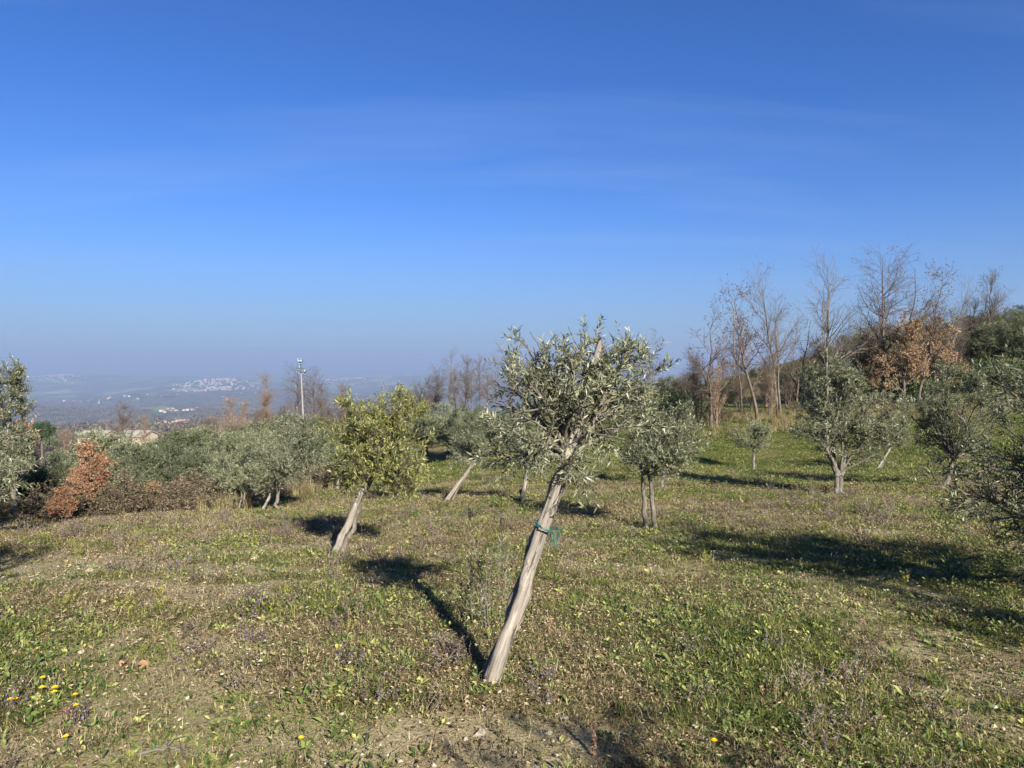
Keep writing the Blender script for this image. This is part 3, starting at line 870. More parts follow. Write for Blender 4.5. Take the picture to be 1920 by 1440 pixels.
# H
put_olive('olive_tree', 1575, 14, 'broad bushy olive forking low into two trunks on the right', seed=43, fork=(0, 0, 0.6), crown_c=(0.17, 0, 1.68), crown_r=(1.16, 1.0, 1.22), limbs=22, subs=300, twigs=1700, per=14, ln=0.066, wd=0.015, trunk_r=0.042, low=-0.62,
          stems=[((-0.03, 0, -0.08), (-0.02, 0, 0.42)), ((0.05, 0, -0.08), (0.05, 0.02, 0.42)), ((-0.02, 0, 0.40), (-0.22, 0, 0.88)), ((0.05, 0.02, 0.40), (0.20, 0.05, 0.95))], sub_len=(0.3, 0.6), wob=0.012)
# I
put_olive('olive_tree', 1652, 20, 'small olive on a slanting trunk behind the broad bushy one', seed=45, fork=(0.25, 0, 0.55), crown_c=(0.22, 0, 1.02), crown_r=(0.66, 0.6, 0.55), limbs=10, subs=80, twigs=607, per=12, ln=0.058, wd=0.0145, trunk_r=0.03, leaf='olive_leaf_far', wob=0.01)
stake_at(1648, 882, 1672, 842, 19.9, 0.032, 'slanting pale stake behind the broad bushy olive', 46)
# J
put_olive('olive_tree', 1778, 15, 'upright olive with a leaning trunk just left of the right-hand foliage', seed=47, fork=(0.16, 0, 0.55), crown_c=(0.14, 0, 1.52), crown_r=(0.98, 0.9, 1.16), limbs=22, subs=220, twigs=1620, per=14, ln=0.058, wd=0.0145, trunk_r=0.04, low=-0.8, wob=0.012)
# K: big near tree cut by the right edge
kx, ky = 4.22, 4.75
put_olive('olive_tree', CX + kx / ky * FPX, ky, 'large dark olive with long shoots cut off by the right edge of the picture', seed=49, fork=(0, 0, 0.5), crown_c=(0, 0, 1.16), crown_r=(1.36, 1.2, 1.10), limbs=38, subs=400, twigs=1750, per=15, ln=0.056, wd=0.0125, fine=True,
          trunk_r=0.034, low=-0.85, sub_len=(0.3, 0.6), twig_len=(0.12, 0.3))
# L
put_olive('olive_tree', 24, 12.5, 'tall olive at the left edge above the brown oak shrub', seed=51, fork=(-0.05, 0, 0.6), crown_c=(-0.46, 0, 1.72), crown_r=(0.66, 0.8, 1.36), limbs=22, subs=330, twigs=3240, per=14, ln=0.058, wd=0.0145, trunk_r=0.045, low=-0.8)
put_olive('olive_tree', -95, 9.5, 'low olive bough reaching in from the left edge', seed=52, fork=(0.0, 0, 0.5), crown_c=(0.25, 0, 0.95), crown_r=(0.9, 0.8, 0.65), limbs=12, subs=130, twigs=600, per=14, ln=0.068, wd=0.016, trunk_r=0.035, low=-0.8)
# M
put_olive('olive_tree', 436, 16.5, 'low rounded olive left of the taller one, stakes at its foot', seed=53, fork=(0.03, 0, 0.4), crown_c=(0.18, 0, 0.88), crown_r=(0.82, 0.7, 0.66), limbs=14, subs=140, twigs=1107, per=14, ln=0.058, wd=0.0145, trunk_r=0.03, leaf='olive_leaf_far', low=-0.8)
stake_at(446, 952, 450, 925, 16.2, 0.022, 'left one of two short thin stakes under the low rounded olive', 54)
stake_at(455, 953, 457, 922, 16.1, 0.022, 'right one of two short thin stakes under the low rounded olive', 55)
put_olive('olive_tree', 514, 15.5, 'tall full olive left of the yellow-green one, leaning stake at its side', seed=57, fork=(0.03, 0, 0.5), crown_c=(0.16, 0, 1.30), crown_r=(0.90, 0.8, 1.02), limbs=16, subs=200, twigs=1552, per=14, ln=0.058, wd=0.0145, trunk_r=0.035, low=-0.8, tone=(.2, 1))
stake_at(486, 970, 503, 930, 15.3, 0.032, 'short leaning stake beside the tall full olive', 58)
# N
put_olive('olive_tree', 634, 20, 'small olive on a thin stake behind the yellow-green tree', seed=59, fork=(0.05, 0, 0.5), crown_c=(0.1, 0, 0.95), crown_r=(0.6, 0.6, 0.5), limbs=9, subs=70, twigs=513, per=12, ln=0.058, wd=0.0145, trunk_r=0.025, leaf='olive_leaf_far')
stake_at(630, 922, 637, 888, 19.8, 0.035, 'thin pale stake behind the yellow-green olive', 60)
put_olive('olive_tree', 742, 15.5, 'small dull olive showing under the right of the yellow-green crown', seed=61, fork=(0.0, 0, 0.45), crown_c=(0.0, 0, 0.85), crown_r=(0.6, 0.6, 0.5), limbs=9, subs=70, twigs=486, per=12, ln=0.058, wd=0.0145, trunk_r=0.025, leaf='olive_leaf')
# trees of the same rows beside the camera, whose shadows fall into the picture
for i, (x, y, hh) in enumerate([(-3.75, 3.7, 1.0), (-2.3, 0.6, 1.0), (4.7, 1.6, 1.05), (2.2, -1.3, 1.25)]):
    put_olive('olive_tree', 0, 0, ['grove olive just outside the left edge of the picture', 'grove olive beside the camera on the left', 'grove olive beside the camera on the right', 'grove olive behind the camera on the right'][i], at=(x, y),
              seed=70 + i, fork=(0, 0, 0.75 * hh), crown_c=(0, 0, 1.55 * hh), crown_r=(0.78, 0.75, 0.62), limbs=12, subs=100, twigs=360, per=12, ln=0.06, wd=0.014, trunk_r=0.03)

# ---------------------------------------------------------------- background olives: five builds, copied
BASE = []
for i in range(5):
    w, l, leaf = olive(100 + i, (0, 0, 0.7), (0, 0, 1.75), (1.45, 1.35, 1.25), limbs=20, subs=330, twigs=2300, per=12, ln=0.092, wd=0.025, trunk_r=0.07, leaf='olive_leaf_far', sub_len=(0.4, 0.8), twig_len=(0.2, 0.42), low=-0.9)
    BASE.append((w.mesh('grove_olive_trunk', [M['olive_bark']]), l.mesh('grove_olive_crown', [M[leaf]])))
RB = rng_of(404)
def bg_olive(px, top, d, label, group=None, wide=1.0, k=None, maxs=1.6):
    x = gx(px, d); z = h1(x, d)
    s = float(np.clip((zrow(top, d) - z) / 2.95, 0.5, maxs))
    k = RB.integers(5) if k is None else k
    root = thing('olive_tree', (x, d, z), label, 'tree', group, RB.uniform(0, 6.28), (s * wide, s * wide, s))
    mobj('trunk', BASE[k][0], root); mobj('crown', BASE[k][1], root)
    return root
GL = 'dense silvery olives beyond the hedge on the left'
for px, top, d, lab in [
    (200, 806, 22, 'silvery olive right behind the tall rust-brown oak shrub'), (240, 836, 18.5, 'low dense olive just right of the tall rust-brown oak shrub'),
    (288, 836, 24, 'dense olive above the small rust-brown shrub on the left'), (325, 826, 20, 'broad dense olive over the right end of the brambles'),
    (352, 806, 26, 'higher dense olive left of the low rounded one'), (392, 800, 30, 'dense olive under the russet bare trees on the left'),
    (415, 812, 23, 'dense olive directly behind the low rounded olive'), (455, 800, 33, 'pale dense olive between the russet bare trees and tall full olive'),
    (305, 826, 33, 'far silvery olive below the hamlet beyond the farm'), (172, 832, 32, 'far silvery olive under the left end of the farm building'),
    (215, 826, 38, 'far silvery olive under the round bare brown tree'), (62, 880, 15, 'dark olive behind the bole of the left-edge tree'),
    (258, 832, 44, 'farthest silvery olive below the right end of the farm building'), (348, 806, 42, 'farthest silvery olive right of the small pinkish house'),
    (132, 852, 24, 'olive half hidden behind the left side of the rust-brown oak'), (92, 846, 30, 'olive showing under the round green pine')]:
    bg_olive(px, top, d, lab, GL, 1.08)
GM = 'dense silvery olives below the light pole'
for px, top, d, lab in [(515, 778, 27, 'tall silvery olive rising behind the tall full one'), (548, 775, 30, 'silvery olive just left of the foot of the light pole'), (575, 792, 24, 'silvery olive covering the foot of the light pole'),
                        (600, 785, 33, 'silvery olive just right of the light pole'), (480, 792, 28, 'silvery olive under the slender golden poplar'), (638, 790, 27, 'silvery olive behind the left of the yellow-green crown'),
                        (665, 778, 36, 'silvery olive hidden by the middle of the yellow-green crown'), (500, 806, 21, 'nearer silvery olive behind the left of the tall full one')]:
    bg_olive(px, top, d, lab, GM, 1.1)
GC = 'dense silvery olives left of the nearest tree'
for px, top, d, lab in [(800, 764, 31, 'silvery olive just right of the yellow-green crown'), (838, 755, 29, 'highest silvery olive above the small sparse one'), (872, 763, 27, 'silvery olive right behind the small sparse one'),
                        (905, 770, 30, 'silvery olive left of the nearest crown'), (940, 772, 27, 'silvery olive behind the left edge of the nearest crown'), (770, 776, 35, 'silvery olive behind the right edge of the yellow-green crown'),
                        (730, 782, 36, 'silvery olive behind the right half of the yellow-green crown'), (880, 757, 38, 'far silvery olive under the bare grey treeline'), (975, 766, 33, 'silvery olive behind the thin upright stake')]:
    bg_olive(px, top, d, lab, GC, 1.1)
GR = 'olives climbing the hillside on the right'
for px, top, d in [(1255, 705, 46), (1290, 700, 44), (1335, 705, 50), (1385, 702, 50), (1425, 690, 56), (1465, 682, 54), (1510, 668, 52), (1545, 648, 55), (1585, 628, 52), (1625, 612, 56), (1660, 605, 60), (1715, 600, 62), (1765, 605, 55),
                   (1800, 592, 56), (1845, 583, 55), (1885, 578, 53), (1925, 570, 55), (1960, 568, 52), (1820, 610, 47), (1870, 600, 46), (1915, 592, 45), (1600, 660, 47), (1640, 640, 48), (1555, 680, 48), (1975, 590, 45), (1780, 625, 48), (2030, 560, 52), (1680, 625, 50), (1360, 735, 41), (1270, 740, 38)]:
    bg_olive(px, top, d, ('olive low on the slope just right of the nearest crown' if px < 1400 else 'olive on the hillside behind the straight bare trees' if px < 1530 else
             'olive on the hillside behind the pale-trunked bare tree' if px < 1610 else 'olive on the hillside behind the tan-brown oaks' if px < 1770 else 'olive on the skyline of the hill at far right' if d > 50 else 'olive lower on the hill at far right, above the dark undergrowth'), GR, 1.25, maxs=1.7)
for px, top, d in [(1050, 725, 42), (1100, 720, 45), (1150, 715, 44), (1200, 712, 45), (1010, 740, 40)]:
    bg_olive(px, top, d, 'dense olive seen through the crown of the nearest tree', 'olives behind the nearest tree', 1.15)

# ---------------------------------------------------------------- bare trees
def bare(seed, H, r0, lean=(0, 0), l1=22, l2=170, l3=900, t1=(0.25, 0.98), ang1=(30, 58), len1=0.36, up=0.25, bark='grey_bark', leaf=None, nleaf=0, llen=0.09, lwid=0.055, leaf_t=(0, 1), stems=1, curve=0.03, droop=0.0, l4=0, crown=None):
    rng = rng_of(seed)
    wood = Buf(); lf = Buf()
    allP, allR = [], []
    for s_ in range(stems):
        k = 14; s = np.linspace(0, 1, k)
        sx, sy = rng.normal(size=2) * (0.0 if stems == 1 else 0.09 * H)
        P = np.c_[lean[0] * H * s ** 1.3 + sx * s, lean[1] * H * s + sy * s, s * H * (1 if s_ == 0 else rng.uniform(0.75, 0.95)) - 0.15]
        P[:, :2] += np.cumsum(rng.normal(size=(k, 2)), 0) * curve * H * 0.25 * s[:, None]
        if stems > 1: P[:, :2] += rng.normal(size=2) * 0.08
        Rr = r0 * (1 - 0.93 * s ** 0.9) * (1 if s_ == 0 else 0.75); Rr[0] *= 1.3
        allP.append(P); allR.append(Rr)
    P, R = np.array(allP), np.array(allR)
    tubes(wood, P, R, 7)
    P1, R1 = grow(P, R, l1 * stems, rng, t1, ang1, (len1 * H * 0.7, len1 * H * 1.15), 8, up, 0.13, 0.55, 0.006, taper=0.62, up2=0.04)
    tubes(wood, P1, R1, 5)
    P2, R2 = grow(P1, R1, l2 * stems, rng, (0.15, 1), (28, 60), (0.10 * H, 0.20 * H), 6, up * 0.6, 0.15, 0.6, 0.004, taper=0.45, up2=0.03 - droop)
    tubes(wood, P2, R2, 4)
    P3, R3 = grow(P2, R2, l3 * stems, rng, (0.1, 1), (25, 60), (0.04 * H, 0.09 * H), 4, up * 0.4, 0.15, 0.7, 0.003, 0.006, taper=0.3, up2=-droop)
    tubes(wood, P3, R3, 3)
    if l4:
        P4, R4 = grow(P3, R3, l4 * stems, rng, (0.1, 1), (25, 60), (0.03 * H, 0.06 * H), 3, 0.1, 0.15, 0.8, 0.003, 0.004, taper=0.3)
        tubes(wood, P4, R4, 3)
    if nleaf:
        idx = rng.integers(len(P3), size=nleaf)
        pos, T, _ = along(P3, R3, idx, rng.random(nleaf))
        pos = pos + rng.normal(size=pos.shape) * 0.03
        d = T * 0.5 + rng.normal(size=pos.shape) * 0.6; d[:, 2] -= 0.25
        leaves(lf, pos, d, rng.normal(size=pos.shape), llen * rng.uniform(0.6, 1.2, nleaf), lwid * rng.uniform(0.6, 1.2, nleaf), rng.random(nleaf) * 0.6 + 0.4 * rng.random(len(P3))[idx], 0, True, 0.3, 0.15)
    return wood, lf, bark, leaf

PROTO = {}
def proto(key, **kw):
    w, l, bark, leaf = bare(**kw)
    PROTO[key] = (w.mesh(key + '_trunk', [M[bark]]), l.mesh(key + '_crown', [M[leaf]]) if leaf and l.v else None, kw['H'])
def put_tree(key, px, top, d, label, group=None, rz=None, wide=1.0, name='bare_tree', base=None):
    x = gx(px, d); z = h1(x, d) if base is None else base
    a, c, H = PROTO[key]
    s = 0.955 * (zrow(top, d) - z) / H
    root = thing(name, (x, d, z), label, 'tree', group, RB.uniform(0, 6.28) if rz is None else rz, (s * wide, s * wide, s))
    mobj('trunk', a, root)
    if c: mobj('crown', c, root)
    return root
proto('tall_bare', seed=201, H=8.0, r0=0.11, l1=30, l2=170, l3=700, len1=0.36, up=0.22, bark='grey_bark', ang1=(38, 62), curve=0.025)
proto('tall_bare_b', seed=202, H=8.5, r0=0.12, l1=34, l2=230, l3=1100, len1=0.36, up=0.20, bark='brown_bark', ang1=(38, 65), curve=0.025, leaf='oak_dry', nleaf=260, llen=0.10, lwid=0.05)
proto('seedy_bare', seed=203, H=7.0, r0=0.10, l1=20, l2=120, l3=480, len1=0.42, up=0.18, bark='brown_bark', ang1=(40, 68), curve=0.05, leaf='oak_dry', nleaf=700, llen=0.12, lwid=0.06)
proto('leaning_bare', seed=204, H=7.0, r0=0.10, lean=(-0.26, 0), l1=18, l2=110, l3=420, len1=0.36, up=0.20, bark='brown_bark', curve=0.06, leaf='oak_dry', nleaf=600, llen=0.12, lwid=0.06)
proto('round_bare', seed=205, H=7.0, r0=0.12, l1=30, l2=260, l3=1500, t1=(0.12, 0.95), len1=0.45, up=0.3, bark='brown_bark', ang1=(30, 60), stems=1, leaf='oak_dry', nleaf=500, llen=0.12, lwid=0.06)
proto('russet_bare', seed=206, H=7.0, r0=0.12, l1=30, l2=260, l3=1600, t1=(0.12, 0.95), len1=0.42, up=0.3, bark='rust_bark', ang1=(30, 60), leaf='oak_brown', nleaf=900, llen=0.14, lwid=0.07)
proto('poplar_bare', seed=207, H=10.0, r0=0.13, l1=60, l2=420, l3=1700, t1=(0.1, 0.97), len1=0.19, up=0.9, bark='rust_bark', ang1=(18, 32), curve=0.01)
proto('thicket_bare', seed=208, H=6.0, r0=0.05, l1=13, l2=70, l3=420, t1=(0.1, 0.97), len1=0.34, up=0.5, bark='brown_bark', ang1=(22, 45), stems=5)
proto('brown_oak', seed=209, H=5.0, r0=0.10, l1=26, l2=230, l3=1100, t1=(0.2, 0.97), len1=0.42, up=0.15, bark='brown_bark', ang1=(40, 70), leaf='oak_brown', nleaf=8200, llen=0.115, lwid=0.068)
proto('brown_shrub', seed=210, H=2.0, r0=0.035, l1=13, l2=70, l3=420, t1=(0.08, 0.97), len1=0.48, up=0.2, bark='brown_bark', ang1=(35, 65), stems=3, leaf='oak_rust', nleaf=5200, llen=0.075, lwid=0.045)

proto('tall_bare_c', seed=231, H=8.2, r0=0.10, l1=16, l2=120, l3=520, len1=0.40, up=0.30, bark='grey_bark', ang1=(30, 70), curve=0.06, stems=2, leaf='oak_dry', nleaf=160, llen=0.11, lwid=0.055)
proto('crooked_bare', seed=232, H=7.5, r0=0.12, lean=(0.10, 0.05), l1=15, l2=130, l3=620, len1=0.50, up=0.10, bark='brown_bark', ang1=(45, 80), curve=0.10, leaf='oak_dry', nleaf=420, llen=0.11, lwid=0.055)
right_trees = [
    ('seedy_bare', 1335, 572, 31, 'wide bare tree hung with dry seed clusters, leftmost of the right-hand stand', 1.1, 0.3),
    ('leaning_bare', 1392, 590, 34, 'curved bare tree beside the thin second pole', 0.8, 1.0),
    ('leaning_bare', 1422, 535, 31.5, 'bare tree whose top leans left above the second pole', 1.0, 0.1),
    ('tall_bare_c', 1462, 497, 34, 'straight bare tree with dry leaf tufts, right of the left-leaning one', 0.85, 2.0),
    ('crooked_bare', 1492, 590, 35, 'low bare tree with spreading forks between the two straight tall ones', 0.9, 4.0),
    ('tall_bare', 1551, 480, 33.5, 'tall pale-trunked bare tree rising behind the broad bushy olive', 1.0, 0.5),
    ('tall_bare_b', 1657, 466, 36, 'tallest bare tree, rising left out of the brown oak', 1.05, 1.2),
    ('crooked_bare', 1690, 490, 37, 'bare tree close beside the tallest one', 0.9, 3.2),
    ('leaning_bare', 1722, 500, 36, 'dark bare tree with forked limbs above the brown oak', 0.9, 3.3),
    ('crooked_bare', 1612, 560, 38, 'crooked thin bare tree left of the tallest one', 0.6, 2.6),
    ('tall_bare_c', 1772, 520, 43, 'slim bare tree right of the brown oak', 0.75, 4.4),
    ('round_bare', 1860, 508, 47, 'wide-topped bare tree on the hillside at far right', 0.8, 0.9),
    ('tall_bare', 1592, 585, 40, 'faint bare tree between the pale-trunked and the tallest', 0.7, 5.2),
    ('thicket_bare', 1310, 640, 32, 'bare thicket under the tree with seed clusters', 0.9, 5.0),
    ('thicket_bare', 1440, 640, 33, 'thin stems crowded under the left-leaning bare tree', 0.8, 2.0),
    ('seedy_bare', 1222, 626, 40, 'dark bare tree with dry leaves at the right shoulder of the nearest crown', 0.9, 1.7),
]
for key, px, top, d, lab, wd_, rz in right_trees:
    put_tree(key, px, top, d, lab, 'bare trees of the right-hand stand', rz, wd_)
for i, (px, top, d) in enumerate([(1275, 690, 37), (1300, 672, 39), (1355, 680, 38), (1385, 660, 40), (1410, 690, 36), (1438, 672, 41), (1478, 668, 39), (1505, 655, 42), (1530, 640, 40), (1575, 632, 42), (1600, 640, 39), (1745, 590, 44), (1795, 585, 46), (1830, 560, 48)]):
    put_tree(['thicket_bare', 'round_bare', 'russet_bare'][i % 3], px, top, d, 'low bare undergrowth tree between the taller ones of the right-hand stand', 'bare undergrowth of the right-hand stand', None, 1.15)
put_tree('brown_oak', 1695, 598, 35, 'large oak holding dry tan-brown leaves in the right-hand stand', None, 0.6, 1.0, 'oak_tree')
put_tree('brown_oak', 1762, 606, 36.5, 'second tan-brown oak, right of the large one', None, 2.6, 0.95, 'oak_tree')
put_tree('brown_oak', 1637, 622, 38, 'smaller tan-brown oak, left of the large one', None, 4.1, 0.8, 'oak_tree')
put_tree('russet_bare', 1345, 690, 31, 'low russet tree under the leftmost bare trees of the right-hand stand', None, 4.1, 0.9, 'oak_tree')
put_tree('russet_bare', 1448, 700, 32.5, 'low russet sapling under the straight bare trees', None, 2.1, 0.7, 'oak_tree')
# left-hand country
left_trees = [
    ('round_bare', 232, 754, 105, 'round bare brown tree in front of the farm building', 1.25),
    ('russet_bare', 268, 778, 108, 'smaller russet tree right of the round bare one by the farm building', 1.0),
    ('russet_bare', 432, 745, 75, 'russet bare tree left of the bare poplar', 1.15),
    ('russet_bare', 458, 752, 78, 'second russet bare tree, close to the bare poplar', 1.1),
    ('poplar_bare', 500, 700, 82, 'slender golden bare poplar left of the light pole', 1.7),
    ('tall_bare_b', 556, 680, 80, 'tall full bare tree right behind the light pole', 1.15),
    ('tall_bare_b', 588, 690, 84, 'bare tree just right of the light pole', 1.1),
    ('round_bare', 600, 722, 76, 'low bare tree between the light pole and the yellow-green olive', 1.1),
    ('round_bare', 640, 724, 80, 'bare tree above the yellow-green olive on its left', 1.0),
    ('poplar_bare', 642, 718, 83, 'thin bare poplar over the yellow-green olive', 1.3),
]
for key, px, top, d, lab, wd_ in left_trees:
    put_tree(key, px, top, d, lab, 'bare trees on the left', None, wd_)
for px, top, d in [(680, 742, 82), (710, 745, 78), (740, 738, 84), (765, 722, 80), (790, 708, 82), (815, 695, 80), (660, 748, 72), (725, 750, 74), (770, 735, 70), (800, 728, 72), (525, 750, 74), (615, 745, 70), (570, 752, 70), (480, 760, 76), (400, 775, 84), (380, 780, 95)]:
    put_tree('thicket_bare', px, top, d, 'bare brown tree in the low wood behind the olives', 'low bare wood behind the olives', None, 1.3)
for i, (px, top, d) in enumerate([(845, 656, 76), (872, 668, 74), (900, 664, 72), (930, 662, 76), (958, 668, 74), (822, 682, 78), (990, 672, 76), (1020, 676, 74), (1062, 650, 70), (1100, 655, 68), (1140, 668, 66), (1175, 675, 64), (885, 690, 66), (855, 700, 66), (915, 695, 64)]):
    put_tree(['tall_bare', 'round_bare', 'tall_bare_b'][i % 3], px, top, d, 'bare grey tree in the line behind the left half of the nearest crown', 'bare treeline behind the nearest olive', None, 1.0)
put_tree('thicket_bare', 122, 800, 90, 'bare thicket left of the farm building', None, None, 1.4)
put_tree('russet_bare', 118, 808, 70, 'russet scrub tree below the round green pine', None, None, 1.3)
put_tree('russet_bare', 192, 826, 60, 'russet scrub tree before the farm building', None, None, 1.2)
put_tree('thicket_bare', 330, 800, 75, 'bare thicket right of the farm building', None, None, 1.4)

# oak shrubs with brown leaves at the left hedge
put_tree('brown_shrub', 172, 832, 14.2, 'tall shrub full of rust-brown oak leaves at the left hedge', None, 0.4, 0.95, 'oak_shrub')
put_tree('brown_shrub', 118, 915, 12.2, 'low rust-brown oak shrub in front of the tall one', None, 1.8, 1.5, 'oak_shrub')
put_tree('brown_shrub', 140, 880, 13.4, 'middle rust-brown oak shrub between the low and tall ones', None, 3.8, 1.0, 'oak_shrub')
put_tree('brown_shrub', 283, 905, 15.0, 'small rust-brown oak shrub right of the brambles', None, 2.5, 1.1, 'oak_shrub')
put_tree('brown_shrub', 40, 792, 15.5, 'rust-brown oak top showing between the left-edge olives', None, 2.5, 0.6, 'oak_shrub')
put_tree('brown_shrub', 1459, 765, 31, 'small orange-brown shrub in the dry grass at the foot of the bare trees', None, 1.0, 0.5, 'oak_shrub')

# round stone pine on the left
def pine():
    rng = rng_of(300)
    d = 130; x = gx(75, d); z = h1(x, d)
    w, l = Buf(), Buf()
    H = zrow(792, d) - z
    tubes(w, np.c_[np.zeros(8), np.zeros(8), np.linspace(-.2, H * 0.7, 8)], np.linspace(.22, .12, 8), 7)
    n = 3400
    v = unit(rng.normal(size=(n, 3))); rad = rng.random(n) ** 0.25
    bump = 1 + 0.14 * np.sin(v[:, 0] * 6 + 1) * np.sin(v[:, 1] * 5) + 0.1 * np.sin(v[:, 2] * 8)
    pos = v * (rad * bump)[:, None] * np.array([2.2, 2.2, 1.45]) + np.array([0, 0, H - 1.5])
    leaves(l, pos, v + rng.normal(size=v.shape) * .5, rng.normal(size=v.shape), rng.uniform(.22, .4, n), rng.uniform(.08, .16, n), rng.random(n))
    root = thing('pine_tree', (x, d, z), 'round dark green pine in the dip left of the farm building', 'tree')
    mobj('trunk', w.mesh('pine_trunk', [M['brown_bark']]), root)
    mobj('crown', l.mesh('pine_crown', [M['evergreen']]), root)
pine()

# brambles along the left hedge and dark scrub under the right-hand stand
def scrub(seed, mat, n_st=46, L=(0.8, 1.6), nleaf=3600, ll=0.06, lw=0.04, spread=0.9):
    rng = rng_of(seed)
    w, l = Buf(), Buf()
    k = 9
    a = rng.random(n_st) * 6.28; rr = spread * np.sqrt(rng.random(n_st))
    P = np.zeros((n_st, k, 3)); P[:, 0] = np.c_[np.cos(a) * rr, np.sin(a) * rr, np.full(n_st, -0.05)]
    d = unit(np.c_[rng.normal(size=(n_st, 2)) * 0.45, np.ones(n_st)])
    ln = rng.uniform(L[0], L[1], n_st)[:, None] / (k - 1)
    for j in range(1, k):
        d = unit(d + rng.normal(size=d.shape) * 0.12 - np.array([0, 0, 0.16]))
        P[:, j] = P[:, j - 1] + d * ln
    P[:, 1:, 2] = np.maximum(P[:, 1:, 2], 0.03)
    R = np.broadcast_to(np.linspace(0.007, 0.003, k), (n_st, k))
    tubes(w, P, R, 3)
    P2, R2 = grow(P, R, 260, rng, (0.2, 1), (30, 70), (0.15, 0.4), 4, 0.1, 0.2, 0.7, 0.002)
    tubes(w, P2, R2, 3)
    idx = rng.integers(len(P2), size=nleaf)
    pos, T, _ = along(P2, R2, idx, rng.random(nleaf))
    leaves(l, pos + rng.normal(size=pos.shape) * .02, rng.normal(size=pos.shape), rng.normal(size=pos.shape) + [0, 0, .8], ll * rng.uniform(.6, 1.2, nleaf), lw * rng.uniform(.6, 1.2, nleaf), rng.random(nleaf))
    return w.mesh('scrub_stem', [M['brown_bark']]), l.mesh('scrub_foliage', [M[mat]])
BR = [scrub(320 + i, 'bramble_leaf') for i in range(3)]
EV = [scrub(330 + i, 'evergreen', 50, (1.0, 2.2), 4200, 0.10, 0.06, 1.1) for i in range(2)]
def put_scrub(kind, px, d, s, label, group, name):
    x = gx(px, d)
    a, c = kind
    if name == 'bramble_bush': s = (s, s, s * .7)
    root = thing(name, (x, d, h1(x, d)), label, 'shrub', group, RB.uniform(0, 6.28), s)
    mobj('stem', a, root); mobj('foliage', c, root)
for i, (px, d, s) in enumerate([(75, 12.6, .8), (20, 13.0, .9), (155, 13.6, .9), (200, 13.5, .75), (235, 14.2, .9), (270, 14.9, .8), (310, 15.2, .9), (345, 16.2, 1.0), (380, 17.2, .95), (215, 15.4, 1.1), (290, 16.5, 1.1), (410, 18.6, 1.0), (360, 18.5, 1.1), (450, 20, 1.0), (560, 21, .9), (600, 22.5, 1.0), (90, 14.2, 1.0)]):
    put_scrub(BR[i % 3], px, d, s, 'bramble bush at the foot of the left-edge olive' if px < 100 else 'bramble bush between the tall and the small rust-brown oak shrubs' if px < 260 else 'bramble bush beside and right of the small rust-brown oak shrub' if px < 420 else 'bramble bush under the olives below the light pole', 'brambles of the left hedge', 'bramble_bush')
for i, (px, d, s) in enumerate([(1690, 38, 1.0), (1740, 38.5, 1.0), (1790, 39, 1.1), (1840, 40, 1.1), (1890, 40, 1.1), (1930, 38, 1.1), (1650, 39, .9), (1810, 43, 1.0), (1870, 44, 1.0), (1265, 35, 1.0), (1300, 36, .9), (1240, 37, 1.0), (1520, 42, 1.2), (1590, 43, 1.2), (1480, 46, 1.1)]):
    put_scrub(EV[i % 2], px, d, s, 'dark evergreen shrub in the undergrowth of the right-hand stand', 'dark undergrowth of the right-hand stand', 'evergreen_shrub')
for i, (px, d, s) in enumerate([(1320, 33, .9), (1370, 34, .8), (1500, 34, .9), (1560, 35, 1.0), (1620, 36, 1.0), (1250, 33, .9), (1750, 34.5, .8), (1680, 34.5, .8), (700, 33, 1.0), (650, 30, 1.0)]):
    put_scrub(BR[i % 3], px, d, s, 'brown bramble patch at the far edge of the grove', 'brambles at the far edge of the grove', 'bramble_bush')

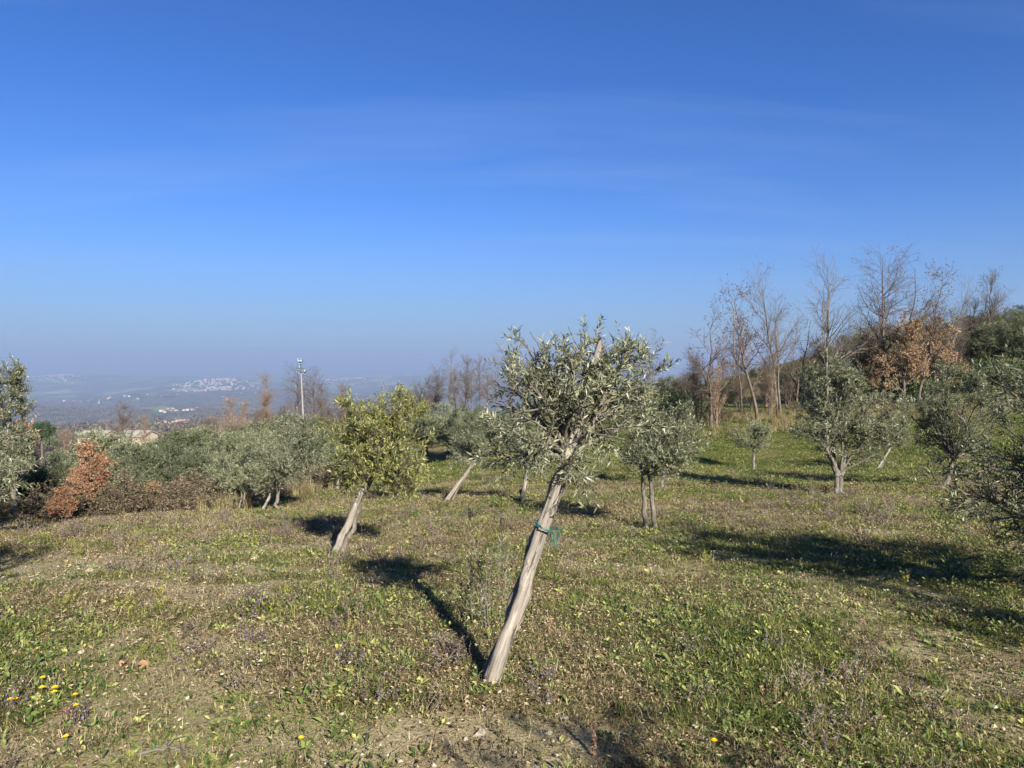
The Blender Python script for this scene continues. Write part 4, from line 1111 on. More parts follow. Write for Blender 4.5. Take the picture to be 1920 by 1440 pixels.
# ---------------------------------------------------------------- poles
def light_pole():
    d = 45.0; x = gx(570, d); z = h1(x, d); s = d / FPX
    top = zrow(702, d) - z
    tilt = (564.5 - 570) * s
    root = thing('light_pole', (x, d, z), 'pale concrete light pole with floodlights on a crossarm, above the left olives', 'light pole')
    def at(px, row, dy=0): return np.array([(px - 570) * s, dy, zrow(row, d) - z])
    b = Buf(); k = 8; t = np.linspace(0, 1, k)
    tubes(b, np.c_[tilt * t, t * 0, -.3 + t * (top + .3)], np.linspace(.085, .045, k), 12, cap=True)
    mobj('pole', b.mesh('pole_shaft', [M['concrete']]), root)
    b = Buf(); tubes(b, np.array([at(564.5, 704), at(564, 690), at(563.5, 676)]), np.full(3, .028), 8, cap=True)
    mobj('mast', b.mesh('pole_mast', [M['steel_dark']]), root)
    b = Buf(); box(b, at(563.6, 690.5), (.52, .07, .07)); mobj('crossarm', b.mesh('pole_crossarm', [M['steel_dark']]), root)
    b = Buf(); tubes(b, np.array([at(558, 671.5), at(560, 681), at(562, 691)]), np.full(3, .014), 6); mobj('rod', b.mesh('pole_rod', [M['steel']]), root)
    def lamp(c, w, h, rx):
        bb = Buf(); box(bb, (0, 0, 0), (w, .12, h)); box(bb, (0, .08, 0), (w * .7, .06, h * .7))
        o = mobj('floodlight', bb.mesh('floodlight', [M['steel_dark']]), root, c); o.rotation_euler = (R_(rx), 0, 0)
        g = Buf(); box(g, (0, -.064, 0), (w * .84, .01, h * .8)); mobj('lens', g.mesh('floodlight_lens', [M['lamp_glass']]), o)
    lamp(at(561.2, 677, -.06), .15, .13, -18); lamp(at(565.8, 677, -.06), .15, .13, -18); lamp(at(565.8, 672.6), .10, .06, 0)
    lamp(at(562, 682, -.05), .07, .09, 0); lamp(at(566, 682, -.05), .06, .08, 0)
    lamp(at(557.4, 696.5, -.05), .09, .12, 22); lamp(at(572, 696.5, -.05), .09, .14, -30)
    b = Buf()
    for p, q in [((557, 691), (557.4, 695)), ((571, 691), (572, 695)), ((559, 699), (564, 702)), ((572, 698), (565, 702))]:
        tubes(b, np.array([at(*p), at(*q)]), np.full(2, .012), 5)
    mobj('bracket', b.mesh('pole_bracket', [M['steel']]), root)
light_pole()

def second_pole():
    d = 52.0; x = gx(1376, d); z = h1(x, d); s = d / FPX
    def at(px, row): return np.array([(px - 1376) * s, 0, zrow(row, d) - z])
    root = thing('utility_pole', (x, d, z), 'thin grey pole with a forked crossarm among the bare trees on the right', 'pole')
    b = Buf(); P = np.array([[0, 0, -.3], at(1376, 640), at(1375.5, 582)]); tubes(b, P, np.array([.06, .05, .04]), 10, cap=True)
    mobj('pole', b.mesh('pole_shaft', [M['steel_grey']]), root)
    b = Buf(); box(b, at(1375.5, 583), (.78, .07, .06)); mobj('crossarm', b.mesh('pole_crossarm', [M['steel_dark']]), root)
    b = Buf()
    for px in (1371, 1380):
        tubes(b, np.array([at(1375.5, 584), at(px, 571)]), np.full(2, .03), 6)
    mobj('bracket', b.mesh('pole_bracket', [M['steel_dark']]), root)
    for px in (1366.5, 1384.5):
        b = Buf(); tubes(b, np.array([at(px, 582), at(px, 577)]), np.array([.05, .035]), 8, cap=True); mobj('insulator', b.mesh('insulator', [M['steel_dark']]), root)
second_pole()

# ---------------------------------------------------------------- ground cover (uncountable): plant patches scattered over the slope
M['grass_green'] = leaf_mat('grass_green', [(0.0, (0.026, 0.042, 0.008)), (0.4, (0.080, 0.108, 0.020)), (0.75, (0.170, 0.195, 0.042)), (1.0, (0.30, 0.295, 0.085))], 0.3, 0.6, 0.2, 0.5, 0.9)
M['grass_dry'] = leaf_mat('grass_dry', [(0.0, (0.045, 0.033, 0.018)), (0.35, (0.150, 0.118, 0.058)), (0.7, (0.32, 0.265, 0.140)), (1.0, (0.54, 0.47, 0.27))], 0.2, 0.8, 0.1, 0.5, 0.9)
M['weed_leaf'] = leaf_mat('weed_leaf', [(0.0, (0.030, 0.050, 0.014)), (0.45, (0.080, 0.120, 0.030)), (0.8, (0.185, 0.220, 0.058)), (1.0, (0.42, 0.41, 0.13))], 0.3, 0.5, 0.35, 0.4, 1.5)
M['litter'] = leaf_mat('litter', [(0.0, (0.034, 0.022, 0.014)), (0.4, (0.105, 0.070, 0.040)), (0.75, (0.225, 0.165, 0.092)), (1.0, (0.42, 0.35, 0.22))], 0.1, 0.8, 0.15, 0.4, 1.5)
M['dusky'] = leaf_mat('dusky', [(0.0, (0.060, 0.044, 0.040)), (0.5, (0.145, 0.118, 0.110)), (1.0, (0.28, 0.245, 0.235))], 0.15, 0.8, 0.1, 0.3, 1.5)
M['violet'] = leaf_mat('violet', [(0.0, (0.085, 0.075, 0.17)), (0.5, (0.17, 0.15, 0.30)), (1.0, (0.29, 0.27, 0.43))], 0.2, 0.7, 0.1, 0.3, 1.5)
M['yellow_herb'] = leaf_mat('yellow_herb', [(0.0, (0.13, 0.14, 0.025)), (0.5, (0.27, 0.26, 0.055)), (1.0, (0.42, 0.38, 0.12))], 0.3, 0.6, 0.2, 0.3, 1.5)

def blades(b, rng, n, h, spread, width, lean, mat=0, tone=(0, 1), flat=0.0):
    a = rng.random(n) * 6.28; r = spread * np.sqrt(rng.random(n))
    p0 = np.c_[np.cos(a) * r, np.sin(a) * r, np.full(n, -0.008)]
    hh = rng.uniform(h[0], h[1], n)[:, None]
    az = rng.random(n) * 6.28
    out = np.c_[np.cos(az), np.sin(az), np.zeros(n)]
    ln = rng.uniform(lean[0], lean[1], n)[:, None]
    up = np.array([0, 0, 1.0])
    p1 = p0 + hh * (0.5 * up * (1 - flat) + 0.5 * ln * 0.6 * out)
    p2 = p0 + hh * (up * (1 - 0.35 * ln) * (1 - flat) + ln * out)
    if flat: p1[:, 2] += rng.uniform(0.004, 0.03, n); p2[:, 2] = rng.uniform(0.0, 0.02, n)
    s = np.c_[-np.sin(az), np.cos(az), np.zeros(n)] * (rng.uniform(width[0], width[1], n) / 2)[:, None]
    V = np.stack([p0 - s, p0 + s, p1 + s * .8, p1 - s * .8, p2], 1).reshape(-1, 3)
    o = (np.arange(n) * 5)[:, None]
    t = rng.uniform(tone[0], tone[1], n)
    F = np.concatenate([o + [0, 1, 2], o + [0, 2, 3], o + [3, 2, 4]])
    b.add(V, F, np.concatenate([t] * 3), mat)

def rosette(b, rng, n, ln, wd, mat=0, tone=(0, 1), rise=(0.15, 0.7), spread=0.01):
    az = np.arange(n) * 2.4 + rng.normal(size=n) * 0.3
    e = rng.uniform(rise[0], rise[1], n)
    d = np.c_[np.cos(az), np.sin(az), e]
    L = rng.uniform(ln[0], ln[1], n)
    p = np.c_[np.cos(az) * spread, np.sin(az) * spread, np.full(n, 0.002)] + rng.normal(size=(n, 3)) * [spread, spread, 0]
    # stalk then ovate blade with raised halves
    d = unit(d); nr = unit(np.c_[-np.cos(az) * e, -np.sin(az) * e, np.ones(n)] + rng.normal(size=(n, 3)) * .2)
    s = np.cross(d, nr); W = rng.uniform(wd[0], wd[1], n)[:, None] / 2; Lc = L[:, None]
    V = np.stack([p, p + d * Lc * .35 + s * W * .8, p + d * Lc * .7 + s * W + nr * W * .1, p + d * Lc - nr * Lc * .12, p + d * Lc * .7 - s * W + nr * W * .1, p + d * Lc * .35 - s * W * .8, p + d * Lc * .55 - nr * W * .35], 1).reshape(-1, 3)
    o = (np.arange(n) * 7)[:, None]
    F = np.concatenate([o + q for q in ([0, 1, 6], [1, 2, 6], [2, 3, 6], [3, 4, 6], [4, 5, 6], [5, 0, 6])])
    t = rng.uniform(tone[0], tone[1], n)
    b.add(V, F, np.concatenate([t] * 6), mat)

def herb(b, rng, n_st, h, mat_stem, mat_head, heads=14, hl=0.012, spread=0.03, tone=(0, 1)):
    k = 4; P = np.zeros((n_st, k, 3)); a = rng.random(n_st) * 6.28
    P[:, 0, :2] = np.c_[np.cos(a), np.sin(a)] * spread * rng.random((n_st, 1))
    d = unit(np.c_[rng.normal(size=(n_st, 2)) * .5, np.ones(n_st)]); L = rng.uniform(h[0], h[1], n_st)[:, None] / (k - 1)
    for j in range(1, k):
        d = unit(d + rng.normal(size=d.shape) * .15); P[:, j] = P[:, j - 1] + d * L
    R = np.broadcast_to(np.linspace(.0018, .001, k), (n_st, k))
    tubes(b, P, R, 3, mat=mat_stem)
    n = heads * n_st; idx = np.repeat(np.arange(n_st), heads)
    pos, T, _ = along(P, R, idx, rng.uniform(.35, 1, n))
    leaves(b, pos, T * .4 + rng.normal(size=pos.shape) * .6, rng.normal(size=pos.shape), hl * rng.uniform(.7, 1.5, n), hl * .55, rng.uniform(tone[0], tone[1], n), mat_head)

HID = {}
def protos(key, makers):
    c = bpy.data.collections.new(key + '_patches')
    for i, (fn, mats) in enumerate(makers):
        b = Buf(); fn(b, rng_of(900 + i + 37 * len(HID)))
        o = bpy.data.objects.new('%s_%02d' % (key, i), b.mesh(key + '_patch', [M[m] for m in mats]))
        c.objects.link(o)
    HID[key] = (c, len(makers))

def scatter(name, key, pts, rng, size, label, cat, tilt=0.12):
    c, n = HID[key]
    me = bpy.data.meshes.new(name)
    N = len(pts)
    me.vertices.add(N); me.vertices.foreach_set('co', np.ascontiguousarray(pts, np.float32).ravel())
    a = me.attributes.new('rot', 'FLOAT_VECTOR', 'POINT'); a.data.foreach_set('vector', np.c_[rng.normal(size=(N, 2)) * tilt, rng.random(N) * 6.28].astype(np.float32).ravel())
    a = me.attributes.new('siz', 'FLOAT', 'POINT'); a.data.foreach_set('value', np.asarray(size, np.float32))
    a = me.attributes.new('pick', 'INT', 'POINT'); a.data.foreach_set('value', rng.integers(n, size=N).astype(np.int32))
    o = mobj(name, me)
    tag(o, label, cat, None, 'stuff')
    ng = bpy.data.node_groups.new(name + '_nodes', 'GeometryNodeTree')
    ng.interface.new_socket('Geometry', in_out='INPUT', socket_type='NodeSocketGeometry')
    ng.interface.new_socket('Geometry', in_out='OUTPUT', socket_type='NodeSocketGeometry')
    N_, L_ = ng.nodes, ng.links
    gi, go = N_.new('NodeGroupInput'), N_.new('NodeGroupOutput')
    m2p = N_.new('GeometryNodeMeshToPoints')
    ci = N_.new('GeometryNodeCollectionInfo'); ci.inputs['Collection'].default_value = c; ci.inputs['Separate Children'].default_value = True; ci.inputs['Reset Children'].default_value = True
    iop = N_.new('GeometryNodeInstanceOnPoints'); iop.inputs['Pick Instance'].default_value = True
    def na(nm, dt):
        q = N_.new('GeometryNodeInputNamedAttribute'); q.data_type = dt; q.inputs['Name'].default_value = nm; return q.outputs['Attribute']
    e2r = N_.new('FunctionNodeEulerToRotation')
    L_.new(gi.outputs[0], m2p.inputs[0]); L_.new(m2p.outputs[0], iop.inputs['Points'])
    L_.new(ci.outputs[0], iop.inputs['Instance']); L_.new(na('pick', 'INT'), iop.inputs['Instance Index'])
    L_.new(na('rot', 'FLOAT_VECTOR'), e2r.inputs[0]); L_.new(e2r.outputs[0], iop.inputs['Rotation'])
    L_.new(na('siz', 'FLOAT'), iop.inputs['Scale'])
    L_.new(iop.outputs[0], go.inputs[0])
    md = o.modifiers.new('scatter', 'NODES'); md.node_group = ng
    return o

def wedge(n, rng, r0=1.3, r1=34.0, p=1.25, flat=4.5, half=62):
    rr = np.linspace(r0, r1, 2000)
    pdf = rr * np.where(rr < flat, 1.0, (flat / rr) ** p)
    cdf = np.cumsum(pdf); cdf /= cdf[-1]
    r = np.interp(rng.random(n), cdf, rr)
    th = np.radians(rng.uniform(-half, half, n) * np.where(r < 2.5, 1.3, 1.0))
    return r * np.sin(th), r * np.cos(th), r

def in_grove(x, y):
    """Inside the mown grove: left of the hedge line and beyond the far edge nothing short grows."""
    edge = np.interp(x, [-30, -12, -8, -6, -4, 0, 6, 10, 30], [8, 9.5, 11.8, 14.2, 25, 31, 31, 33, 36])
    return y < edge + 0.5

protos('turf', [(lambda b, g: blades(b, g, 36, (.012, .032), .07, (.0018, .0035), (.4, 1.3)), ['grass_green']),
                (lambda b, g: blades(b, g, 30, (.018, .05), .06, (.0018, .004), (.4, 1.2)), ['grass_green']),
                (lambda b, g: (blades(b, g, 22, (.012, .035), .07, (.0018, .0035), (.3, 1.2)), blades(b, g, 12, (.02, .05), .07, (.0015, .003), (.5, 1.3), 1)), ['grass_green', 'grass_dry']),
                (lambda b, g: (rosette(b, g, 14, (.015, .035), (.008, .020), 1, (0, .9), (.1, .9), .06), blades(b, g, 18, (.012, .035), .06, (.0018, .0035), (.3, 1.1))), ['grass_green', 'weed_leaf'])])
protos('thatch', [(lambda b, g: blades(b, g, 30, (.03, .11), .09, (.0014, .003), (.6, 1.2), flat=1.0), ['grass_dry']),
                  (lambda b, g: (blades(b, g, 20, (.03, .10), .09, (.0014, .003), (.6, 1.2), flat=1.0), leaves(b, np.c_[g.normal(size=(14, 2)) * .06, g.uniform(.003, .02, 14)], g.normal(size=(14, 3)) * [1, 1, .3], g.normal(size=(14, 3)) * .5 + [0, 0, 1], g.uniform(.012, .03, 14), g.uniform(.006, .015, 14), g.random(14), 1, True)), ['grass_dry', 'litter']),
                  (lambda b, g: (blades(b, g, 14, (.02, .06), .08, (.0014, .0028), (.5, 1.3)), leaves(b, np.c_[g.normal(size=(18, 2)) * .06, g.uniform(.003, .02, 18)], g.normal(size=(18, 3)) * [1, 1, .3], g.normal(size=(18, 3)) * .5 + [0, 0, 1], g.uniform(.01, .028, 18), g.uniform(.006, .014, 18), g.random(18), 1, True)), ['grass_dry', 'litter'])])
protos('weed', [(lambda b, g: rosette(b, g, 8, (.03, .065), (.016, .032)), ['weed_leaf']),
                (lambda b, g: rosette(b, g, 2, (.028, .045), (.016, .028), 0, (.55, 1), (.1, 1.0), .03), ['weed_leaf']),
                (lambda b, g: rosette(b, g, 5, (.02, .045), (.014, .028), 0, (.3, 1), (.1, 1.2), .05), ['weed_leaf']),
                (lambda b, g: rosette(b, g, 11, (.03, .06), (.010, .022), 0, (0, .9), (.3, 1.2)), ['weed_leaf']),
                (lambda b, g: rosette(b, g, 6, (.035, .065), (.018, .032), 0, (.1, .85), (.1, .8)), ['weed_leaf']),
                (lambda b, g: (rosette(b, g, 14, (.02, .045), (.012, .024), 0, (0, .8), (.3, 1.3), .04), blades(b, g, 10, (.03, .09), .05, (.002, .004), (.2, .9))), ['weed_leaf'])])
protos('longgrass', [(lambda b, g: blades(b, g, 50, (.04, .11), .05, (.002, .0045), (.3, 1.2)), ['grass_green']),
                     (lambda b, g: blades(b, g, 60, (.03, .08), .06, (.002, .004), (.4, 1.3)), ['grass_green'])])
protos('dusky', [(lambda b, g: herb(b, g, 9, (.06, .16), 0, 1, 16, .010, .05), ['litter', 'dusky']),
                 (lambda b, g: herb(b, g, 8, (.05, .13), 0, 1, 15, .010, .05), ['grass_dry', 'dusky']),
                 (lambda b, g: (herb(b, g, 8, (.06, .14), 0, 1, 12, .010, .05), herb(b, g, 3, (.06, .15), 0, 2, 7, .011, .04)), ['litter', 'dusky', 'violet'])])
protos('yellowherb', [(lambda b, g: herb(b, g, 5, (.08, .2), 0, 0, 20, .02, .03), ['yellow_herb']), (lambda b, g: rosette(b, g, 7, (.03, .06), (.012, .026), 0, (0, 1), (.3, 1.4)), ['yellow_herb'])])
protos('reed', [(lambda b, g: blades(b, g, 40, (.35, .95), .16, (.005, .010), (.05, .5)), ['grass_dry']), (lambda b, g: (blades(b, g, 30, (.25, .7), .16, (.005, .010), (.1, .6)), blades(b, g, 12, (.2, .5), .16, (.005, .009), (.1, .6), 1)), ['grass_dry', 'grass_green'])])
def pebble(b, g):
    for _ in range(5):
        c = np.array([*(g.normal(size=2) * .06), .002]); r = g.uniform(.004, .011)
        v = unit(np.array([[1, 0, 0], [-1, 0, 0], [0, 1, 0], [0, -1, 0], [0, 0, 1], [0, 0, -1.0]])) * r * g.uniform(.7, 1.3, (6, 3)) * [1.2, 1.1, .7] + c
        b.add(v, [[0, 2, 4], [2, 1, 4], [1, 3, 4], [3, 0, 4], [2, 0, 5], [1, 2, 5], [3, 1, 5], [0, 3, 5]], .5)
protos('pebble', [(pebble, ['stone']), (pebble, ['stone'])])

RG = rng_of(606)
def cover(name, key, n, keep, base, label, cat, r1=34.0, p=1.25, grow_=0.055, jit=(.7, 1.35), r0=1.3, tilt=.12, lim=True):
    x, y, r = wedge(n, RG, r0, r1, p)
    k = RG.random(n) < keep(x, y)
    if lim: k &= in_grove(x, y)
    x, y, r = x[k], y[k], r[k]
    s = base * RG.uniform(jit[0], jit[1], len(x)) * (1 + grow_ * np.maximum(r - 4, 0))
    scatter(name, key, np.c_[x, y, hgt(x, y)], RG, s, label, cat, tilt)
cl = lambda v: np.clip(v, 0, 1)
cover('grass', 'turf', 138000, lambda x, y: cl(.10 + .95 * green_amt(x, y)) * (1 - .85 * bare_amt(x, y)), 1.0, 'short green turf covering the grove floor', 'grass')
cover('thatch_litter', 'thatch', 92000, lambda x, y: cl(.80 - .55 * green_amt(x, y)) * (1 - .75 * bare_amt(x, y)) * (1 - smooth(16, 24, y)), 1.0, 'dead stalks and leaf litter lying over the soil', 'litter', 26)
cover('leafy_weeds', 'weed', 50000, lambda x, y: cl(.10 + .9 * smooth(.46, .66, fbm(x + 7, y - 4, .7, 3)) + .42 * smooth(0, 2.0, x)) * (1 - .8 * bare_amt(x, y)) * (1 - .75 * smooth(8, 13, y)), .85, 'yellow-green broad-leaved weeds sprinkled over the turf', 'weeds', 24, 1.2, .01, (.5, 1.25))
cover('long_grass', 'longgrass', 8500, lambda x, y: smooth(.55, .68, fbm(x + 40, y + 9, 1.1, 2)) * (1 - bare_amt(x, y)), 1.0, 'tufts of longer bright grass among the short turf', 'grass', 30)
cover('dusky_weeds', 'dusky', 8500, lambda x, y: smooth(.56, .70, fbm(x - 12, y * 1.3 + 21, 1.5, 3)) * .30 + .35 * np.exp(-((y - 10.5) / 2.2) ** 2) + .9 * np.exp(-((x + .33) / .16) ** 2 - ((y - 3.75) / .22) ** 2) + .5 * np.exp(-((x - 1.75) / .4) ** 2 - ((y - 3.4) / .3) ** 2), 1.0, 'dried grey-purple weeds in patches across the grove', 'weeds', 22, 1.0, .03)
cover('yellow_herbs', 'yellowherb', 2800, lambda x, y: cl(.04 + .8 * np.exp(-((x + 5) / 1.6) ** 2 - ((y - 8.5) / 1.2) ** 2) + .3 * np.exp(-((x + 2.3) / 1.0) ** 2 - ((y - 4.6) / .8) ** 2)), .6, 'yellowing herbs scattered on the left of the grove', 'weeds', 18, 1.0, .03)
cover('stake_foot_grass', 'weed', 60000, lambda x, y: .22 * np.exp(-((x + .13) / .16) ** 2 - ((y - 3.42) / .14) ** 2), .8, 'grass and weeds grown up against the foot of the leaning stake', 'grass', 5)
cover('pebbles', 'pebble', 2000, lambda x, y: cl(.15 + bare_amt(x, y)), 1.0, 'small pale pebbles on the bare soil', 'pebbles', 14, 1.2, .03)
def reeds():
    n = 3400
    px = RG.uniform(1180, 1960, n); d = RG.uniform(28.5, 35.5, n)
    x = gx(px, d)
    k = RG.random(n) < .25 + .75 * smooth(.4, .6, fbm(x, d, 2.2, 2))
    x, d = x[k], d[k]
    scatter('dry_grass', 'reed', np.c_[x, d, hgt(x, d)], RG, RG.uniform(.28, .6, len(x)), 'straw-coloured dry grass along the far edge of the grove', 'grass')
    n = 2600
    px = RG.uniform(-80, 760, n); d = RG.uniform(11.5, 34, n)
    x = gx(px, d); k = ~in_grove(x, d - .8) & in_grove(x, d - 6) & (RG.random(n) < .7)
    x, d = x[k], d[k]
    scatter('rough_grass', 'reed', np.c_[x, d, hgt(x, d)], RG, RG.uniform(.4, .8, len(x)), 'rough dry grass under the left-hand hedge', 'grass')
reeds()

# ---------------------------------------------------------------- woods down the slope and in the near valley, too many to count
def wood_clump(b, g, mat=0, n=260):
    v = unit(g.normal(size=(n, 3))); v[:, 2] = np.abs(v[:, 2]) * 1.0
    pos = v * (g.random(n) ** .4)[:, None] * [2.6, 2.6, 3.4] + [0, 0, 1.8]
    leaves(b, pos, v + g.normal(size=v.shape) * .5 + [0, 0, .5], g.normal(size=v.shape), g.uniform(.3, .8, n), g.uniform(.15, .35, n), g.random(n), mat)
M['far_wood'] = leaf_mat('far_wood', [(0.0, (0.045, 0.036, 0.028)), (0.5, (0.105, 0.082, 0.064)), (1.0, (0.185, 0.14, 0.105))], 0.1, 0.9, 0.05, 0.5, .01)
M['far_green'] = leaf_mat('far_green', [(0.0, (0.022, 0.034, 0.014)), (0.5, (0.060, 0.080, 0.034)), (1.0, (0.13, 0.15, 0.075))], 0.1, 0.8, 0.1, 0.5, .01)
protos('farwood', [(lambda b, g: wood_clump(b, g), ['far_wood']), (lambda b, g: wood_clump(b, g), ['far_wood']), (lambda b, g: wood_clump(b, g), ['far_green'])])
def grove_patch(b, g, n=16):
    c = np.c_[g.normal(size=(n, 2)) * 13, np.zeros(n)]
    m = 22
    v = unit(g.normal(size=(n, m, 3))); v[..., 2] = np.abs(v[..., 2])
    hh = g.uniform(5, 9, (n, 1, 1))
    pos = c[:, None] + v * np.array([3.6, 3.6, 0]) * g.uniform(.6, 1, (n, m, 1)) + v * np.array([0, 0, 1]) * hh + [0, 0, 1]
    pos = pos.reshape(-1, 3); vv = v.reshape(-1, 3)
    leaves(b, pos, vv + g.normal(size=vv.shape) * .6 + [0, 0, .4], g.normal(size=vv.shape), g.uniform(2, 4, len(pos)), g.uniform(1.2, 2.4, len(pos)), np.repeat(g.random(n), m) * .6 + .4 * g.random(n * m), 0)
protos('grovepatch', [(grove_patch, ['far_wood']), (grove_patch, ['far_wood']), (grove_patch, ['far_wood']), (grove_patch, ['far_green'])])
def far_groves():
    n = 60000
    th = np.radians(RG.uniform(-48, 14, n)); r = np.sqrt(RG.uniform(700.0 ** 2, 5200.0 ** 2, n))
    x, y = r * np.sin(th), r * np.cos(th)
    k = RG.random(n) < smooth(.46, .53, fbm(x + 300, y - 800, 620, 4)) * .55 + .035
    for hx, hy in HOUSES:
        along_ = (x * hx + y * hy) / math.hypot(hx, hy) - math.hypot(hx, hy)
        side_ = (x * hy - y * hx) / math.hypot(hx, hy)
        k &= ~((np.abs(side_) < 26) & (along_ > -260) & (along_ < 25))
    x, y, r = x[k], y[k], r[k]
    scatter('distant_woods', 'grovepatch', np.c_[x, y, hgt(x, y) - .5], RG, RG.uniform(.8, 1.3, len(x)), 'purple-brown bare woods covering the far valley hills', 'woods', .05)
far_groves()
def far_woods():
    n = 26000
    th = np.radians(RG.uniform(-50, 9, n)); r = np.exp(RG.uniform(np.log(190), np.log(900), n))
    x, y = r * np.sin(th), r * np.cos(th)
    k = (RG.random(n) < smooth(.40, .56, fbm(x + 70, y, 160, 3)) + .04)
    fx, fy = gx(215, 250), 250
    for hx, hy in HOUSES[:8]:
        k &= ~((np.abs(x * hy - y * hx) / math.hypot(hx, hy) < 14) & (y > hy - 240) & (y < hy + 10))
    k &= ~((np.abs(np.arctan2(x, y) - math.atan2(fx, fy)) < .075) & (r < 300)) & ~((r < 260) & (th < -.30) & (RG.random(n) < .6))
    x, y, r = x[k], y[k], r[k]
    s = RG.uniform(.5, 1.1, len(x)) * (1 + .35 * smooth(300, 1500, r))
    scatter('valley_woods', 'farwood', np.c_[x, y, hgt(x, y) - .3], RG, s, 'bare brown woods filling the near valley', 'woods', .05)
far_woods()

# ---------------------------------------------------------------- small single things
def on_ground(px, row):
    d = 1.6 * FPX / (row - HOR)
    for _ in range(12):
        x = gx(px, d); d += 0.5 * ((CAMZ - h1(x, d)) * FPX / (row - HOR) - d)
    x = gx(px, d)
    return x, d, h1(x, d)
M['petal'] = flat_mat('petal', (0.80, 0.52, 0.01), .6, .2, .12, 60)
M['stalk'] = flat_mat('stalk', (0.11, 0.14, 0.035), .7, .2, .3, 30)
M['dock'] = flat_mat('dock', (0.26, 0.12, 0.060), .8, .2, .35, 40)
M['dead_leaf'] = flat_mat('dead_leaf', (0.36, 0.20, 0.115), .7, .2, .25, 30)
def flower_meshes(g):
    b = Buf(); k = 5
    P = np.c_[np.linspace(0, .01, k), np.linspace(0, -.006, k), np.linspace(-.01, .055, k)]
    tubes(b, P, np.full(k, .0014), 4)
    st = b.mesh('flower_stem', [M['stalk']])
    b = Buf()
    for ring, (n, L, e) in enumerate([(13, .015, .25), (10, .011, .6), (7, .006, 1.3)]):
        az = np.arange(n) * 6.283 / n + ring
        d = np.c_[np.cos(az), np.sin(az), np.full(n, e)]
        leaves(b, np.tile([.01, -.006, .054 + .001 * ring], (n, 1)), d, np.tile([0, 0, 1.0], (n, 1)), L, .006, .5, 0, True, .1)
    return st, b.mesh('flower_petal', [M['petal']])
FS, FP_ = flower_meshes(rng_of(1))
for i, (px, row) in enumerate([(6, 1330), (13, 1331), (59, 1310), (81, 1314), (91, 1319), (127, 1320), (124, 1342), (107, 1408), (60, 1293), (556, 1413), (1345, 1420)]):
    lab = 'small yellow flower low in the grass at the lower left' if px < 200 else ('single yellow flower at the bottom edge left of the stake' if px < 1000 else 'single yellow flower at the bottom edge right of the stake')
    rt = thing('yellow_flower', on_ground(px, row + 12), lab, 'flower', 'yellow flowers in the grass', RV.uniform(0, 6.28), RV.uniform(.85, 1.15))
    mobj('stem', FS, rt); mobj('petal', FP_, rt)

def dead_leaf(px, row, L, W, rz, label, seed):
    g = rng_of(seed); n, m = 9, 4
    u = np.linspace(0, 1, n)[:, None]; v = np.linspace(-1, 1, m)[None]
    wv = W / 2 * np.sin(np.pi * u ** .8) ** .7 * (1 + .12 * np.sin(u * 25))
    X = np.broadcast_to(u * L, (n, m)); Y = wv * v; Z = .012 + .25 * np.abs(Y) + .02 * np.sin(u * 4) + g.normal(size=(n, m)) * .0015
    V = np.stack([X, Y, Z], -1).reshape(-1, 3)
    i = np.arange(n - 1)[:, None]; j = np.arange(m - 1)[None]
    F = np.stack([i * m + j, (i + 1) * m + j, (i + 1) * m + j + 1, i * m + j + 1], -1).reshape(-1, 4)
    b = Buf(); b.add(V, F, .5, 0, True)
    rt = thing('fallen_leaf', on_ground(px, row), label, 'leaf', None, R_(rz))
    mobj('blade', b.mesh('fallen_leaf', [M['dead_leaf']]), rt)
    b = Buf(); tubes(b, np.array([[-.03, .004, .006], [0, 0, .014], [L * .5, 0, .022], [L * .95, 0, .016]]), np.array([.0016, .0016, .0012, .0008]), 4)
    mobj('midrib', b.mesh('leaf_midrib', [M['dock']]), rt)
dead_leaf(240, 1266, .085, .065, 10, 'large pinkish-brown dead leaf lying in the grass on the left', 1)
dead_leaf(213, 1264, .06, .045, 70, 'smaller dead leaf touching the large pinkish-brown one', 2)
dead_leaf(92, 1356, .075, .035, 0, 'tan dead leaf near the yellow flowers', 3)
dead_leaf(1440, 1313, .05, .025, 120, 'tan dead leaf right of the stake in the foreground', 4)
dead_leaf(1625, 1180, .06, .04, 30, 'orange-brown dead leaf at the rim of the large shadow', 5)

def stone(px, row, r, seed, label, group=None):
    g = rng_of(seed)
    n, m = 8, 10
    th = np.linspace(0.0, np.pi, n)[:, None]; ph = np.linspace(0, 2 * np.pi, m, endpoint=False)[None]
    v = np.stack([np.sin(th) * np.cos(ph), np.sin(th) * np.sin(ph), np.cos(th) + 0 * ph], -1)
    k = 1 + .18 * np.sin(v[..., :1] * 4 + seed) + .15 * np.sin(v[..., 1:2] * 5 + 2 * seed) + .05 * g.normal(size=(n, m, 1))
    k[0] = k[0, 0]; k[-1] = k[-1, 0]
    V = (v * k * r * [1.3, .95, .65]).reshape(-1, 3)
    i = np.arange(n - 1)[:, None]; j = np.arange(m)[None]; j2 = (j + 1) % m
    F = np.stack([i * m + j, (i + 1) * m + j, (i + 1) * m + j2, i * m + j2], -1).reshape(-1, 4)
    b = Buf(); b.add(V, F, .5, 0, False)
    x, y, z = on_ground(px, row)
    o = mobj('stone', b.mesh('stone', [M['stone']]), None, (x, y, z + r * .2)); o.rotation_euler = (0, 0, g.uniform(0, 6.28))
    tag(o, label, 'stone', group)
